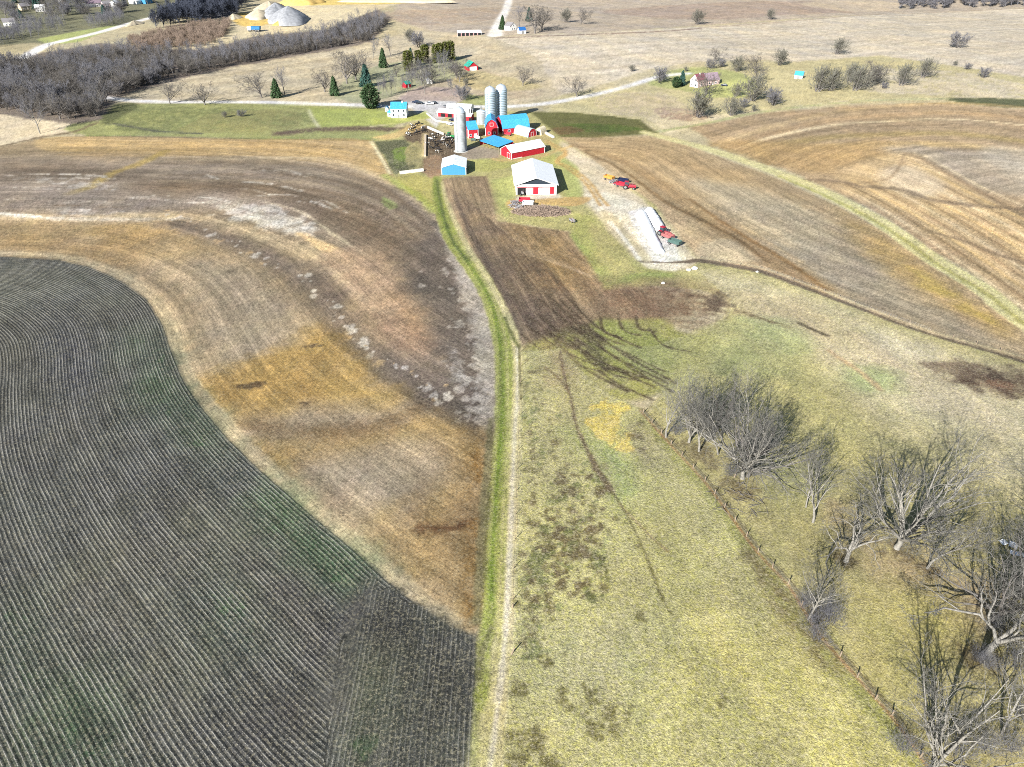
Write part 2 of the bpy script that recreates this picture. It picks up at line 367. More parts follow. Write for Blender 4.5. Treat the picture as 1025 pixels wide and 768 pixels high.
blob(250, 387, 3.4, 1.2, (80, 66, 50), .8); blob(262, 384, 1.8, .8, (90, 72, 50), .7); blob(312, 346, 2.4, 1.0, (86, 72, 56), .8); blob(306, 404, 1.4, .8, (96, 80, 60), .7)
blob(230, 272, 1.2, .8, (110, 96, 80), .7)
stroke([(474, 440), (480, 500), (478, 560), (470, 620)], [3, 5, 5, 3], (120, 92, 50), 2, 1.5, .5, clump=.8)
# the headland strip along the dark field
off = [(x + (6 if y > 400 else 4), y - (5 if y > 300 else 3)) for x, y in edge[1:-1]]
stroke(off, [1.5] + [3.2] * 4 + [3.6] * 10, (182, 164, 128), .9, .5, .85)
stroke([(x + 3, y - 3) for x, y in off], 1.2, (150, 134, 104), .8, .5, .6)

# dark cover-crop field with crop rows -----------------------------------------
dark = edge[::-1] + [(474, 700), (470, 768), (466, 900), (-900, 900), (-900, 300)]
fill(dark, (84, 85, 83), .5, .35, mix=(1, .25, .25), reg='ploughed_field', uguide=edge, var=.12)
for p, c_, a_ in (
    ([(0, 262), (80, 268), (140, 290), (120, 310), (50, 300), (0, 320), (-80, 320), (-80, 262)], (116, 118, 104), .7),
    ([(50, 340), (90, 335), (110, 360), (90, 390), (62, 380)], (78, 80, 86), .8),
    ([(130, 330), (165, 345), (175, 380), (150, 385), (130, 360)], (90, 92, 88), .7),
    ([(150, 375), (190, 400), (225, 445), (200, 440), (165, 410)], (76, 94, 74), .8),
    ([(180, 520), (240, 500), (280, 560), (250, 590), (200, 560)], (112, 116, 100), .7),
    ([(260, 480), (310, 520), (360, 570), (350, 600), (300, 560), (265, 520)], (82, 106, 78), .85),
    ([(250, 560), (300, 580), (330, 640), (290, 650), (250, 600)], (104, 96, 96), .7),
    ([(90, 560), (140, 545), (170, 620), (200, 700), (150, 700), (110, 620)], (108, 108, 96), .7),
    ([(0, 480), (60, 500), (80, 560), (40, 590), (0, 560)], (102, 106, 96), .6),
    ([(230, 640), (300, 650), (320, 720), (270, 740), (220, 700)], (90, 88, 84), .7),
    ([(30, 680), (100, 690), (120, 768), (20, 768)], (90, 100, 84), .6)):
    lob(p, c_, a_, 4, 6)
def greenflecks(p, c_, a_):
    lob(p, c_, .22, 6, 6); lob(p, (62, 110, 60), .2, 2, 6, 2.4, cn=CF)
for q in ([(270, 500), (340, 550), (380, 590), (330, 590), (280, 540)], [(150, 380), (200, 430), (240, 470), (190, 450), (150, 410)], [(190, 600), (240, 590), (270, 650), (220, 660)], [(60, 700), (110, 690), (130, 768), (70, 768)], [(0, 600), (40, 620), (50, 700), (0, 700)], [(120, 330), (160, 340), (172, 380), (130, 370)]):
    greenflecks(q, (58, 112, 60), .5)
# turning ground of that field beside the lane
head = [(367, 586), (400, 596), (450, 632), (474, 638), (474, 700), (470, 768), (466, 850), (312, 850), (318, 768), (332, 690), (348, 640)]
fill(head, (82, 84, 79), 4.5, 4, mix=(.4, .5, .5), uguide=[(474, 850), (476, 768), (479, 700), (482, 640), (484, 590)], smooth=False, var=.15)
lob([(350, 600), (420, 615), (470, 645), (468, 690), (420, 660), (360, 640)], (66, 68, 68), .8, 3, 4, .7)
lob([(345, 640), (380, 650), (400, 700), (370, 768), (330, 768), (340, 690)], (92, 98, 84), .8, 3, 4, .8)
lob([(352, 740), (376, 730), (380, 768), (350, 768)], (70, 118, 60), .5, 1, 3, 1)
stroke([(368, 590), (352, 620), (345, 660), (332, 700)], 5, (92, 92, 88), 3, 3, .5, clump=.8, mix=(.1, .3, .2))

# farmyard ground -------------------------------------------------------------
fill([(372, 141), (400, 128), (440, 112), (530, 112), (545, 125), (560, 137), (600, 165), (655, 205), (700, 262), (740, 300), (700, 290), (650, 286), (604, 292), (570, 232), (530, 226), (496, 222), (486, 178), (440, 180), (436, 214), (400, 184)], (184, 178, 124), 1, .8, mix=(0, 0, .4), reg='farmyard')
fill([(560, 140), (600, 163), (640, 196), (670, 226), (700, 262), (690, 270), (664, 272), (640, 262), (610, 232), (588, 205), (575, 185), (565, 165)], (214, 200, 170), 2, 1.5, mix=(0, 0, .1), reg='gravel_yard', smooth=False)
fill([(584, 195), (606, 192), (632, 200), (652, 212), (690, 262), (676, 272), (648, 270), (628, 250), (604, 222)], (232, 222, 194), 1.2, 1, .95, reg='gravel_yard')
fill([(628, 212), (648, 207), (668, 232), (682, 262), (655, 264), (640, 244)], (230, 226, 214), .8, .6, .95)
fill([(600, 214), (612, 214), (640, 246), (650, 262), (630, 258), (610, 236)], (196, 182, 142), 1.5, 1.5, .6, smooth=True)
stroke([(610, 222), (625, 240), (641, 262)], 1.6, (240, 234, 214), .6, .5, .9)
fill([(560, 158), (575, 165), (582, 190), (578, 200), (566, 196), (562, 175)], (178, 182, 114), 1.5, 1, .9, smooth=True)
fill([(572, 212), (590, 216), (618, 246), (640, 268), (680, 274), (650, 282), (606, 290), (588, 262), (572, 240)], (172, 172, 108), 1.5, 1.5, .9, mix=(0, 0, .5))
fill([(590, 222), (612, 240), (636, 268), (612, 274), (596, 250)], (188, 176, 124), 2, 2, .7, smooth=True)
stroke([(570, 236), (586, 256), (603, 284), (640, 276), (668, 276)], 3.6, (156, 172, 100), 1.5, 1.2, .8)
fill([(490, 180), (514, 176), (514, 204), (506, 218), (496, 214)], (178, 182, 118), 1.2, 1, .9)
fill([(510, 200), (560, 198), (590, 198), (575, 206), (540, 206), (512, 210)], (212, 176, 118), 1, 1, .85, smooth=True)
fill([(515, 197), (556, 193), (562, 198), (516, 201)], (222, 212, 194), .8, .6, .9)
fill([(470, 160), (500, 160), (520, 164), (555, 155), (560, 170), (520, 166), (490, 172), (468, 172)], (186, 184, 112), 1.2, 1, .9)
for o in (0, 2.6):
    stroke([(545, 140 + o), (556, 146 + o), (566, 152 + o), (556 + o, 162), (566 + o * 2, 168), (584 + o * 2, 182), (594 + o * 2, 196), (600 + o * 3, 206)], 1.5, (206, 166, 104), .6, .5, .8)
stroke([(468, 158), (490, 158), (500, 161), (530, 160), (560, 150), (575, 146)], 2.6, (216, 186, 128), .8, .6, .8)
fill([(498, 134), (515, 128), (528, 140), (506, 146), (496, 148), (488, 150), (484, 148)], (216, 190, 116), .8, .8, .95)
fill([(455, 150), (478, 146), (500, 150), (498, 158), (465, 160)], (176, 160, 140), .8, .8, .95)
fill([(398, 128), (428, 126), (455, 140), (463, 152), (452, 162), (440, 168), (432, 176), (420, 172), (424, 150), (405, 140)], (112, 94, 80), .8, .8, .95, mix=(0, 0, .8), reg='mud_yard')
fill([(424, 160), (440, 156), (441, 176), (428, 178)], (170, 140, 114), 1, 1, .9, smooth=True)
stroke([(425, 134), (424, 146), (424, 158)], 3, (204, 188, 146), .6, .5, .9)
fill([(374, 142), (404, 140), (418, 150), (414, 168), (396, 174), (386, 160)], (98, 102, 78), .8, 1, .95, mix=(0, 0, .9), reg='paddock')
fill([(392, 150), (410, 148), (408, 162), (396, 168)], (124, 146, 70), 1, 2, .8, smooth=True, clump=.8)
fill([(386, 160), (398, 160), (402, 170), (394, 174)], (150, 150, 122), 1, 2, .7, smooth=True, clump=1)
fill([(404, 150), (420, 142), (423, 168), (410, 170)], (172, 162, 118), 1, 2, .9, smooth=True, clump=1)
stroke([(371, 142), (380, 156), (390, 174)], 1.6, (214, 204, 160), .5, .3, .95)
fill([(390, 180), (410, 174), (440, 180), (444, 205), (430, 204), (412, 196)], (190, 182, 112), 1.2, 1.2, .9)
stroke([(386, 176), (400, 186), (418, 196), (434, 212)], 4, (168, 176, 92), 1.5, 1.2, .8)
fill([(396, 104), (420, 101), (455, 102), (466, 112), (445, 118), (436, 128), (426, 120), (410, 108)], (218, 214, 206), .8, .6, .97, mix=(0, 0, 0), reg='gravel_yard')
fill([(440, 120), (462, 118), (470, 140), (440, 132)], (202, 192, 148), .8, .8, .9)
stroke([(372, 127), (400, 123), (425, 119)], 2, (220, 206, 170), .6, .5, .9)
fill([(372, 138), (395, 133), (412, 124), (424, 126), (404, 136), (390, 140)], (216, 188, 132), .8, 1, .9, smooth=True)
fill([(372, 118), (400, 120), (425, 112), (432, 118), (400, 124), (372, 125)], (184, 190, 104), .8, .8, .9)
fill([(530, 122), (545, 128), (556, 140), (540, 142), (528, 134)], (190, 176, 128), .8, .8, .9)

# fields on the right ---------------------------------------------------------
f1 = [(560, 138), (600, 138), (660, 136), (705, 152), (775, 178), (837, 206), (887, 234), (933, 267), (983, 297), (1025, 333), (1200, 420), (1200, 440), (1025, 362), (930, 334), (870, 312), (810, 289), (760, 271), (700, 261), (655, 205), (600, 165), (575, 148)]
fill(f1, (174, 151, 114), 1, .8, mix=(0, .9, .12), reg='stubble_field', uguide=[(600, 165), (660, 215), (740, 262), (820, 296), (930, 340), (1100, 410)])
lob([(580, 140), (660, 139), (720, 164), (800, 196), (760, 196), (690, 170), (620, 160)], (180, 148, 98), .85, 4, 4)
lob([(690, 180), (760, 190), (820, 215), (850, 250), (800, 250), (740, 220)], (178, 164, 132), .8, 5, 5)
lob([(840, 212), (900, 245), (960, 290), (1010, 325), (1000, 340), (930, 300), (870, 262)], (178, 144, 76), .9, 4, 4, .6)
lob([(760, 240), (850, 252), (920, 300), (1010, 345), (960, 340), (860, 300), (800, 275)], (158, 146, 122), .85, 4, 5)
lob([(900, 262), (950, 285), (1000, 322), (980, 322), (920, 286)], (184, 160, 62), .7, 3, 4, .9)
stroke([(575, 146), (620, 160), (662, 186), (700, 214), (745, 242), (790, 270), (820, 288)], [4, 6, 8, 9, 10, 11, 10], (164, 134, 92), 3.5, 2, .7)
stroke([(585, 152), (625, 172), (665, 202), (705, 222), (738, 240), (766, 262)], [1.5, 1.8, 2.4, 2.4, 2.2, 1.4], (126, 100, 66), .8, .6, .75)
stroke([(690, 200), (740, 234), (790, 264), (826, 290)], [1.5, 2.0, 2.2, 2], (142, 108, 66), 1, .6, .8)
stroke([(600, 150), (650, 168), (700, 200), (750, 232), (800, 262)], 2, (196, 168, 122), 1.5, 1, .6)
fill([(700, 245), (730, 240), (760, 262), (700, 260)], (178, 164, 134), 2, 2, .7, smooth=True)
f2 = [(690, 128), (760, 114), (850, 106), (940, 104), (1025, 110), (1250, 126), (1250, 430), (1025, 312), (983, 279), (933, 251), (887, 218), (837, 192), (775, 165), (715, 144)]
fill(f2, (170, 146, 112), 1, .8, mix=(0, .9, .1), reg='stubble_field', uguide=[(690, 150), (760, 128), (850, 114), (940, 111), (1040, 119), (1300, 150)])
arc = lambda o, k=1: [(735 + o * 2.2, 150 + o * .4 * k), (770, 138 + o), (830, 126 + o * 1.3), (900, 121 + o * 1.5), (960, 120 + o * 1.6), (1040, 127 + o * 1.8), (1200, 142 + o * 2)]
stroke(arc(-10), 6, (188, 162, 118), 3, 1.5, .8)
stroke(arc(-4), 7, (176, 146, 106), 3, 2, .7)
stroke(arc(0), [1, 3.2, 3.2, 3.0, 2.6, 2.4, 2.2], (226, 204, 158), 1, .8, .95)
stroke(arc(3.5), 2, (130, 110, 82), 1.2, 1, .6)
stroke(arc(9), 9, (166, 144, 92), 4, 2, .8)
stroke(arc(16), 10, (180, 154, 104), 4, 2, .8)
stroke(arc(24), 9, (160, 136, 96), 4, 2, .8)
lob([(715, 145), (760, 140), (830, 146), (880, 140), (900, 150), (870, 160), (830, 172), (780, 168)], (176, 140, 84), .85, 4, 4)
lob([(880, 146), (960, 150), (1025, 160), (1200, 190), (1200, 240), (1025, 200), (960, 184), (905, 158)], (166, 150, 126), .9, 4, 6)
lob([(980, 150), (1025, 150), (1100, 160), (1100, 200), (1025, 185)], (182, 170, 148), .8, 4, 5)
lob([(838, 172), (905, 153), (940, 168), (1000, 205), (1060, 240), (1200, 330), (1200, 420), (1025, 306), (960, 255), (890, 212), (840, 190)], (200, 168, 114), .92, 3, 3, uguide=[(838, 190), (890, 217), (960, 264), (1040, 322), (1200, 430)])
for k in range(13):
    a0 = k * 8.0
    c_ = [(214, 192, 150), (150, 124, 88), (208, 174, 114), (168, 138, 100)][k % 4]
    stroke([(838 + a0 * .9, 186 - a0 * .32), (890 + a0 * .95, 214 - a0 * .28), (960 + a0, 262 - a0 * .42), (1040 + a0, 320 - a0 * .5)], [.8, 1.8, 1.8, 1.4], c_, .9, .7, .75)
lob([(880, 172), (910, 166), (945, 185), (925, 198), (890, 188)], (206, 186, 152), .7, 2, 3)
stroke([(802, 180), (840, 182), (862, 187), (900, 190), (935, 201), (975, 206), (1040, 212), (1150, 225)], [2, 4.5, 4, 4, 4.5, 3.6, 3, 3], (124, 106, 86), 1.6, 1.6, .7)
stroke([(850, 184), (890, 178), (905, 154)], 1.6, (150, 126, 96), .8, .6, .6)
stroke([(905, 154), (925, 160), (960, 180), (1025, 218)], 2.4, (140, 118, 92), 1.5, .8, .7)
stroke([(930, 232), (960, 240), (1000, 256), (1040, 268)], 3, (140, 118, 90), 1.5, 1.5, .6, clump=1)
stroke([(805, 182), (850, 206), (900, 238), (950, 272), (1010, 310), (1040, 328)], 2.4, (134, 108, 76), 1.2, .8, .7)
# grass strip between them
gs = [(645, 133), (680, 142), (708, 149.5), (775, 172), (837, 199), (887, 227), (933, 260), (983, 290), (1025, 323), (1200, 435)]
stroke(gs, [6, 7, 7.5, 7.5, 8, 8.5, 8.5, 8.5, 8.5, 8.5], (220, 213, 160), .8, .5, mix=(0, .2, .6), reg='grass_strip')
stroke([(x - 1, y - 1) for x, y in gs], [3] * 10, (218, 208, 156), 1.2, .6, .85)
stroke([(x + 5, y + 5) for x, y in gs[3:]], 2, (168, 164, 92), 1.2, .8, .7)

# upper pasture on the right -------------------------------------------------
up = [(664, 392), (640, 372), (600, 345), (650, 348), (690, 334), (724, 320), (732, 300), (704, 276), (690, 270), (700, 262), (760, 273), (810, 291), (870, 314), (930, 336), (1025, 364), (1250, 450), (1250, 900), (960, 900), (920, 758), (892, 716), (840, 657), (816, 629), (788, 584), (758, 553), (735, 522), (705, 482), (671, 445), (644, 415)]
fill(up, (184, 174, 110), 1.2, 1, mix=(0, 0, .6), reg='pasture')
lob([(700, 272), (780, 285), (870, 318), (940, 345), (1025, 375), (1250, 460), (1250, 560), (1025, 500), (940, 440), (860, 400), (800, 340), (740, 310)], (204, 188, 142), .95, 4, 5)
lob([(715, 290), (790, 300), (860, 330), (920, 355), (880, 362), (800, 335), (740, 320)], (198, 176, 126), .8, 3, 5, .8)
lob([(880, 335), (920, 345), (930, 362), (890, 360)], (218, 204, 172), .8, 4, 4)
lob([(820, 345), (900, 355), (1000, 400), (1025, 430), (940, 420), (860, 385)], (208, 186, 142), .8, 4, 5)
lob([(870, 400), (960, 430), (1025, 470), (1025, 500), (950, 480), (880, 440)], (196, 180, 124), .8, 4, 5)
lob([(650, 345), (700, 335), (740, 318), (790, 340), (800, 365), (760, 385), (720, 372), (680, 388), (645, 372)], (168, 168, 100), .9, 3, 5, .5)
lob([(690, 350), (740, 345), (760, 362), (720, 378)], (148, 154, 90), .8, 2, 4, .8)
lob([(848, 370), (890, 372), (905, 392), (870, 394), (850, 384)], (160, 184, 100), .85, 3, 4, .5)
lob([(740, 320), (790, 322), (810, 345), (780, 352)], (172, 182, 112), .8, 3, 4, .6)
lob([(820, 430), (880, 420), (960, 450), (940, 470), (860, 450)], (182, 176, 112), .7, 3, 4, .6)
lob([(946, 366), (990, 366), (1034, 380), (1034, 400), (990, 397), (955, 383)], (98, 74, 60), .92, 3, 5, .9, cn=CF)
blob(996, 385, 4, 2, (158, 118, 88), .6)
lob([(920, 364), (950, 362), (980, 368), (985, 378), (950, 376), (928, 370)], (128, 104, 84), .9, 1.5, 4, 1.2)
stroke([(800, 324), (822, 334), (828, 336)], 1.4, (80, 70, 56), .6, .8, .8); stroke([(740, 312), (770, 322), (790, 328)], 1.8, (110, 92, 66), .8, 1.5, .6, clump=1)
stroke([(830, 352), (860, 372), (880, 390)], 1.6, (196, 160, 118), .8, .8, .8)
# under the trees
lob([(655, 420), (700, 440), (760, 450), (840, 470), (1000, 520), (1060, 560), (1060, 800), (960, 800), (880, 690), (830, 630), (770, 560), (710, 480)], (164, 152, 92), .9, 4, 5)
lob([(760, 455), (830, 470), (820, 500), (770, 500)], (170, 172, 92), .8, 3, 4, .7)
lob([(830, 500), (900, 555), (1000, 580), (1000, 640), (930, 600), (860, 570)], (164, 138, 102), .85, 3, 5, .7)
lob([(860, 600), (940, 590), (960, 640), (940, 720), (890, 690), (850, 640)], (176, 166, 84), .85, 3, 5, .6)
lob([(740, 490), (800, 500), (820, 560), (780, 560), (750, 520)], (158, 150, 92), .8, 3, 5, .6)
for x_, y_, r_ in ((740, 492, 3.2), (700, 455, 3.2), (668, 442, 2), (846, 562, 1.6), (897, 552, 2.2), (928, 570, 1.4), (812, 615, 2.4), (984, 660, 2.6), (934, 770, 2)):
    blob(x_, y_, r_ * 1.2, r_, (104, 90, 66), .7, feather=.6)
# dirt lane and drain along the top of the pasture
stroke([(640, 262), (670, 263), (690, 262), (705, 262), (760, 272), (810, 290), (870, 313), (930, 335), (1025, 363), (1150, 410)], [1.2, 1.6, 2.4, 4, 3.2, 2.4, 1.7, 1.5, 1.5, 1.5], (112, 98, 84), .5, .6, .9)
stroke([(700, 258), (760, 268), (810, 286), (870, 309), (930, 331), (1025, 358)], 1.2, (196, 182, 140), .5, .4, .7)

# tilled field with curving tracks, between lane and yard ------------------------
tf = [(441, 179), (487, 176), (496, 221), (530, 227), (568, 232), (588, 262), (604, 291), (636, 288), (648, 296), (655, 312), (650, 330), (640, 342), (600, 342), (560, 346), (521, 352), (515, 335), (504, 315), (487, 282), (466, 244), (452, 212)]
g2 = [(441, 170), (452, 210), (466, 243), (487, 280), (504, 314), (516, 340), (524, 372)]
fill(tf, (150, 130, 104), 1.2, .8, mix=(0, 1.3, .3), reg='tilled_field', uguide=g2)
lob([(445, 182), (486, 180), (494, 222), (480, 240), (462, 222)], (150, 130, 106), .8, 2, 2)
lob([(500, 228), (560, 236), (590, 268), (560, 290), (520, 270)], (160, 128, 82), .8, 4, 4, .5)
lob([(590, 290), (660, 284), (715, 294), (720, 316), (680, 326), (620, 318)], (128, 98, 76), .78, 6, 6, 1.0, cn=CF)
lob([(600, 284), (660, 282), (690, 290), (680, 318), (620, 322)], (138, 112, 88), .7, 6, 6)
lob([(470, 250), (500, 262), (540, 310), (560, 345), (522, 350), (500, 305)], (112, 98, 84), .7, 3, 3)
lob([(694, 292), (738, 298), (732, 318), (700, 316)], (88, 74, 66), .62, 4, 5, 1.6, cn=CF)
# green pasture through which the tracks fan out
fill([(521, 350), (560, 330), (600, 322), (660, 318), (690, 334), (720, 332), (700, 380), (668, 392), (650, 400), (600, 400), (560, 372)], (164, 162, 96), 3, 4, .9, mix=(0, 0, .6), smooth=True, clump=.5)
lob([(600, 320), (650, 330), (680, 350), (660, 380), (620, 370), (590, 345)], (152, 158, 84), .9, 2, 4, .8)
rs2 = np.random.RandomState(3)
for k in range(22):
    q = k / 21.0
    x0, y0 = 452 + q * 42, 188 + q * 22 + q * q * 14
    pts = [(x0 - 2, y0), (474 + q * 58, 240 + q * 14), (500 + q * 70, 284 + q * 10), (524 + q * 62, 322 + q * 6), (548 + q * 76, 350 - q * 4 + rs2.randn() * 2)]
    stroke(pts, [.5, .6, .8, .9, .5], (86, 72, 66) if k % 3 else (104, 88, 76), .4, .35, .5)
    if k % 2: stroke([(a + 2.4, b) for a, b in pts[:4]], [.4, .5, .6, .3], (178, 160, 130), .4, .3, .5)
for (x0, y0, x1, y1) in ((530, 318, 648, 380), (526, 326, 630, 376), (560, 300, 676, 384), (566, 296, 640, 348), (520, 334, 600, 372), (545, 330, 628, 392), (540, 300, 668, 384), (548, 296, 664, 372), (556, 304, 672, 392), (534, 312, 655, 388), (600, 318, 622, 338), (618, 314, 640, 336), (636, 316, 655, 332), (586, 352, 640, 382), (576, 346, 652, 400), (650, 330, 690, 352)):
    mx, my = (x0 + x1) / 2 - 6, (y0 + y1) / 2 + 5
    stroke([(x0, y0), (mx, my), (x1, y1)], .8, (84, 72, 58), .4, .4, .8)
stroke([(505, 232), (540, 246), (580, 262), (600, 278)], 1.2, (186, 160, 124), .6, .6, .6)
for k in range(10):
    stroke([(447 + k * 3.6, 184), (462 + k * 4, 208), (482 + k * 3.4, 232), (512 + k * 5, 250 + k), (552 + k * 5, 262 + k * 2)], .7, (178, 156, 128), .5, .4, .5)
lob([(585, 344), (606, 348), (610, 372), (596, 374)], (70, 64, 54), .7, 2, 3, 1)
stroke([(455, 196), (470, 232), (490, 268), (506, 300), (519, 340)], [1.5, 2, 2.5, 3, 2], (84, 74, 68), 1, .6, .7)

# main pasture below -----------------------------------------------------------
pm = [(519, 352), (560, 348), (600, 390), (644, 412), (671, 445), (705, 482), (735, 522), (758, 553), (788, 584), (816, 629), (840, 657), (892, 716), (920, 758), (960, 900), (500, 900), (502, 768), (506, 700), (511, 640), (515, 560), (519, 470), (521, 400)]
fill(pm, (190, 184, 120), .8, .7, mix=(0, 0, 1), reg='pasture')
lob([(520, 352), (580, 362), (600, 395), (580, 440), (530, 450), (520, 400)], (182, 170, 112), .8, 3, 4, .5)
lob([(540, 340), (572, 350), (580, 385), (566, 400), (545, 372)], (160, 136, 98), .8, 3, 4, .6)
lob([(560, 430), (620, 440), (640, 480), (620, 510), (590, 480)], (168, 178, 96), .85, 3, 4)
lob([(596, 450), (625, 462), (634, 492), (612, 500), (600, 480)], (152, 180, 98), .85, 2, 4, .7)
lob([(640, 420), (668, 450), (672, 470), (640, 466), (622, 440)], (164, 152, 108), .8, 2, 4, .8)
lob([(650, 445), (700, 485), (740, 560), (760, 640), (720, 600), (670, 520)], (184, 176, 112), .8, 4, 5)
lob([(660, 500), (700, 560), (720, 620), (660, 600), (640, 540)], (170, 168, 96), .7, 3, 5, .6)
lob([(530, 640), (600, 620), (660, 640), (650, 700), (560, 690)], (188, 182, 128), .7, 4, 6)
lob([(680, 640), (800, 640), (880, 720), (900, 800), (640, 800), (640, 720)], (188, 178, 98), .8, 5, 6)
lob([(535, 440), (600, 460), (615, 500), (590, 540), (560, 520), (530, 500)], (186, 174, 110), .7, 3, 5)
# bright straw remains
lob([(586, 404), (612, 400), (630, 410), (622, 424), (636, 446), (628, 456), (600, 440), (588, 424)], (238, 202, 70), .78, 1, 3.5, 2, cn=CF)
lob([(590, 404), (622, 402), (628, 412), (604, 416)], (240, 206, 66), .72, 1, 3, 1.6, cn=CF)
lob([(590, 412), (622, 420), (632, 440), (640, 456), (612, 452), (592, 430)], (222, 198, 104), .55, 1.5, 3.5, 2, cn=CF)
lob([(622, 425), (645, 420), (655, 450), (636, 458)], (110, 94, 72), .5, 1.5, 3, 2, cn=CF)
# rush clumps
for k in range(420):
    yy = 360 + rs.rand() ** .8 * 300
    xx = 522 + abs(rs.randn()) * (14 + 46 * math.exp(-((yy - 520) / 60) ** 2))
    if xx > 640 or (yy > 580 and xx > 575): continue
    r = .18 + rs.rand() ** 2 * .75
    blob(xx, yy, r * 1.2, r, [(140, 132, 88), (146, 140, 94), (128, 116, 82), (138, 144, 90)][rs.randint(4)], .7, feather=.4)
for k in range(330):
    t = rs.rand()
    xx = 528 + rs.rand() * 75; yy = 480 + rs.rand() * 130 - (xx - 528) * .15
    r = .18 + rs.rand() ** 2 * .8
    blob(xx, yy, r * 1.2, r, [(128, 118, 76), (128, 132, 80), (116, 102, 74)][rs.randint(3)], .8, feather=.4)
lob([(585, 560), (610, 530), (612, 560), (590, 590)], (112, 140, 64), .5, 1, 2, 1)
for (x_, y_, r_) in ((605, 720, 3.2), (618, 708, 2.2), (598, 735, 1.8), (570, 700, 1.6), (640, 620, 1), (520, 735, 2.6), (530, 762, 3), (512, 600, 1.4), (548, 660, 1.2), (585, 692, 1.2), (725, 705, .9), (520, 690, 1.4), (535, 745, 1.6)):
    for j in range(7):
        blob(x_ + rs.randn() * r_ * 4, y_ + rs.randn() * r_ * 3, .3 + rs.rand() * r_ * .35, .25 + rs.rand() * r_ * .28, (118, 112, 66), .6, feather=.5)
# fence verge
stroke([(644, 419), (705, 488), (758, 560), (812, 632), (860, 690), (920, 766)], [2, 2.4, 3, 3.4, 3.4, 3], (140, 142, 74), 1.5, 1.2, .7)
stroke([(750, 556), (790, 612), (820, 650), (838, 664)], [3, 5, 5, 3], (132, 120, 82), 1.5, 1.5, .7, clump=.8)
stroke([(640, 411), (671, 446), (705, 483), (735, 523), (758, 554), (788, 586), (816, 630), (840, 659), (892, 718), (925, 764), (1000, 870)], .55, (168, 132, 96), .25, .1, .95)
stroke([(643, 410), (674, 444), (708, 481), (738, 521), (761, 552), (791, 583), (819, 627), (843, 655), (895, 714), (928, 760)], .8, (120, 108, 78), .3, .3, .7)
# cow paths
stroke([(560, 352), (564, 375), (571, 400), (576, 425), (586, 448), (597, 470), (612, 492)], [.7, .5, .5, .6, .9, 1.5, 1.3], (118, 96, 80), .4, .4, .75)
stroke([(612, 492), (626, 514), (640, 542), (652, 572), (662, 598), (672, 616)], [.6, .4, .4, .4, .5, .3], (122, 116, 70), .3, .25, .85)
stroke([(620, 505), (636, 522), (654, 540), (668, 552)], .4, (158, 134, 100), .3, .2, .7)
stroke([(604, 565), (606, 572), (607, 582)], .7, (126, 124, 70), .3, .3, .8)
stroke([(570, 395), (560, 380), (545, 368)], .7, (120, 98, 76), .4, .3, .7)

# farm lane --------------------------------------------------------------------
lg = [(437, 178), (439, 200), (452, 238), (475, 270), (492, 300), (502, 335), (505, 370), (505, 420), (501, 470), (496, 530), (494, 600), (490, 650), (486, 700), (484, 768), (480, 880)]
stroke(lg, [4, 5.5, 6.5, 6.5, 6.0, 5.6, 4.8, 4.6, 4.4, 4.2, 4.0, 3.8, 3.2, 3, 3], (158, 164, 92), .6, .4, mix=(0, 0, .5), reg='farm_lane')
stroke([(x + 1, y) for x, y in lg], [1.2, 1.6, 1.8, 1.8, 1.6, 1.6, 1.4, 1.4, 1.4, 1.4, 1.4, 1.2, 1, 1, 1], (148, 155, 88), .6, .4, .8)
stroke([(x - 2.2 - (y > 300) * 1, y) for x, y in lg[:11]], .9, (112, 134, 56), .4, .3, .7)
stroke([(437, 180), (441, 206), (452, 240), (468, 262)], 1.0, (74, 92, 48), .4, .3, .8)
tl = [(442, 182), (446, 200), (464, 241), (488, 280), (507, 316), (517, 348), (517.5, 392), (515, 430), (513, 470), (511, 530), (509, 570), (506, 617), (502, 665), (496, 714), (489, 768), (480, 880)]
tw = [1.2, 1.6, 2.2, 2.2, 2.4, 2.6, 2.6, 2.2, 2.0, 1.5, 1.5, 1.7, 2.4, 3.0, 3.6, 4]
stroke(tl, tw, (206, 196, 150), .5, .3, .95, mix=(0, 0, .5), reg='farm_lane')
stroke([(x, y) for x, y in tl[5:]], [.7, .8, .8, .8, .9, .9, 1.0, 1.0, 1.0, 1.2, 1.2], (216, 208, 184), .35, .25, .9)
stroke([(500, 560), (500, 600), (497, 640), (492, 690), (478, 768)], [.8, 1, 1.2, 1.6, 2.0], (186, 180, 114), .6, .4, .8, clump=.8)
stroke([(496, 640), (488, 690), (476, 768), (470, 880)], [.8, 2.0, 3.0, 3.2], (196, 188, 142), .8, .6, .8, clump=.8)
stroke([(484, 650), (478, 700), (474, 768)], [1.0, 1.0, 1.0], (150, 150, 104), .6, .5, .8, clump=.9)
stroke([(492, 628), (482, 650), (478, 680)], .9, (118, 116, 86), .5, .4, .7)
stroke([(505, 318), (512, 336), (519, 348)], .9, (98, 104, 62), .4, .3, .8)
stroke([(519, 345), (520, 380), (521, 400)], .6, (112, 106, 72), .3, .3, .8, clump=.8)

stroke([(491, 420), (487, 480), (482, 560), (477, 622)], [1.2, 2, 1.9, 1.4], (112, 108, 76), .5, .5, .8)
stroke([(455, 236), (480, 275), (498, 312), (506, 345), (508, 400), (506, 470), (502, 540), (499, 610), (492, 680)], .55, (196, 188, 140), .4, .35, .6)
stroke([(448, 236), (470, 272), (488, 310), (497, 350), (497, 400), (494, 470), (489, 560)], .5, (184, 182, 128), .4, .35, .5)
stroke([(500, 352), (500, 400), (497, 420)], .9, (128, 132, 84), .4, .4, .5)
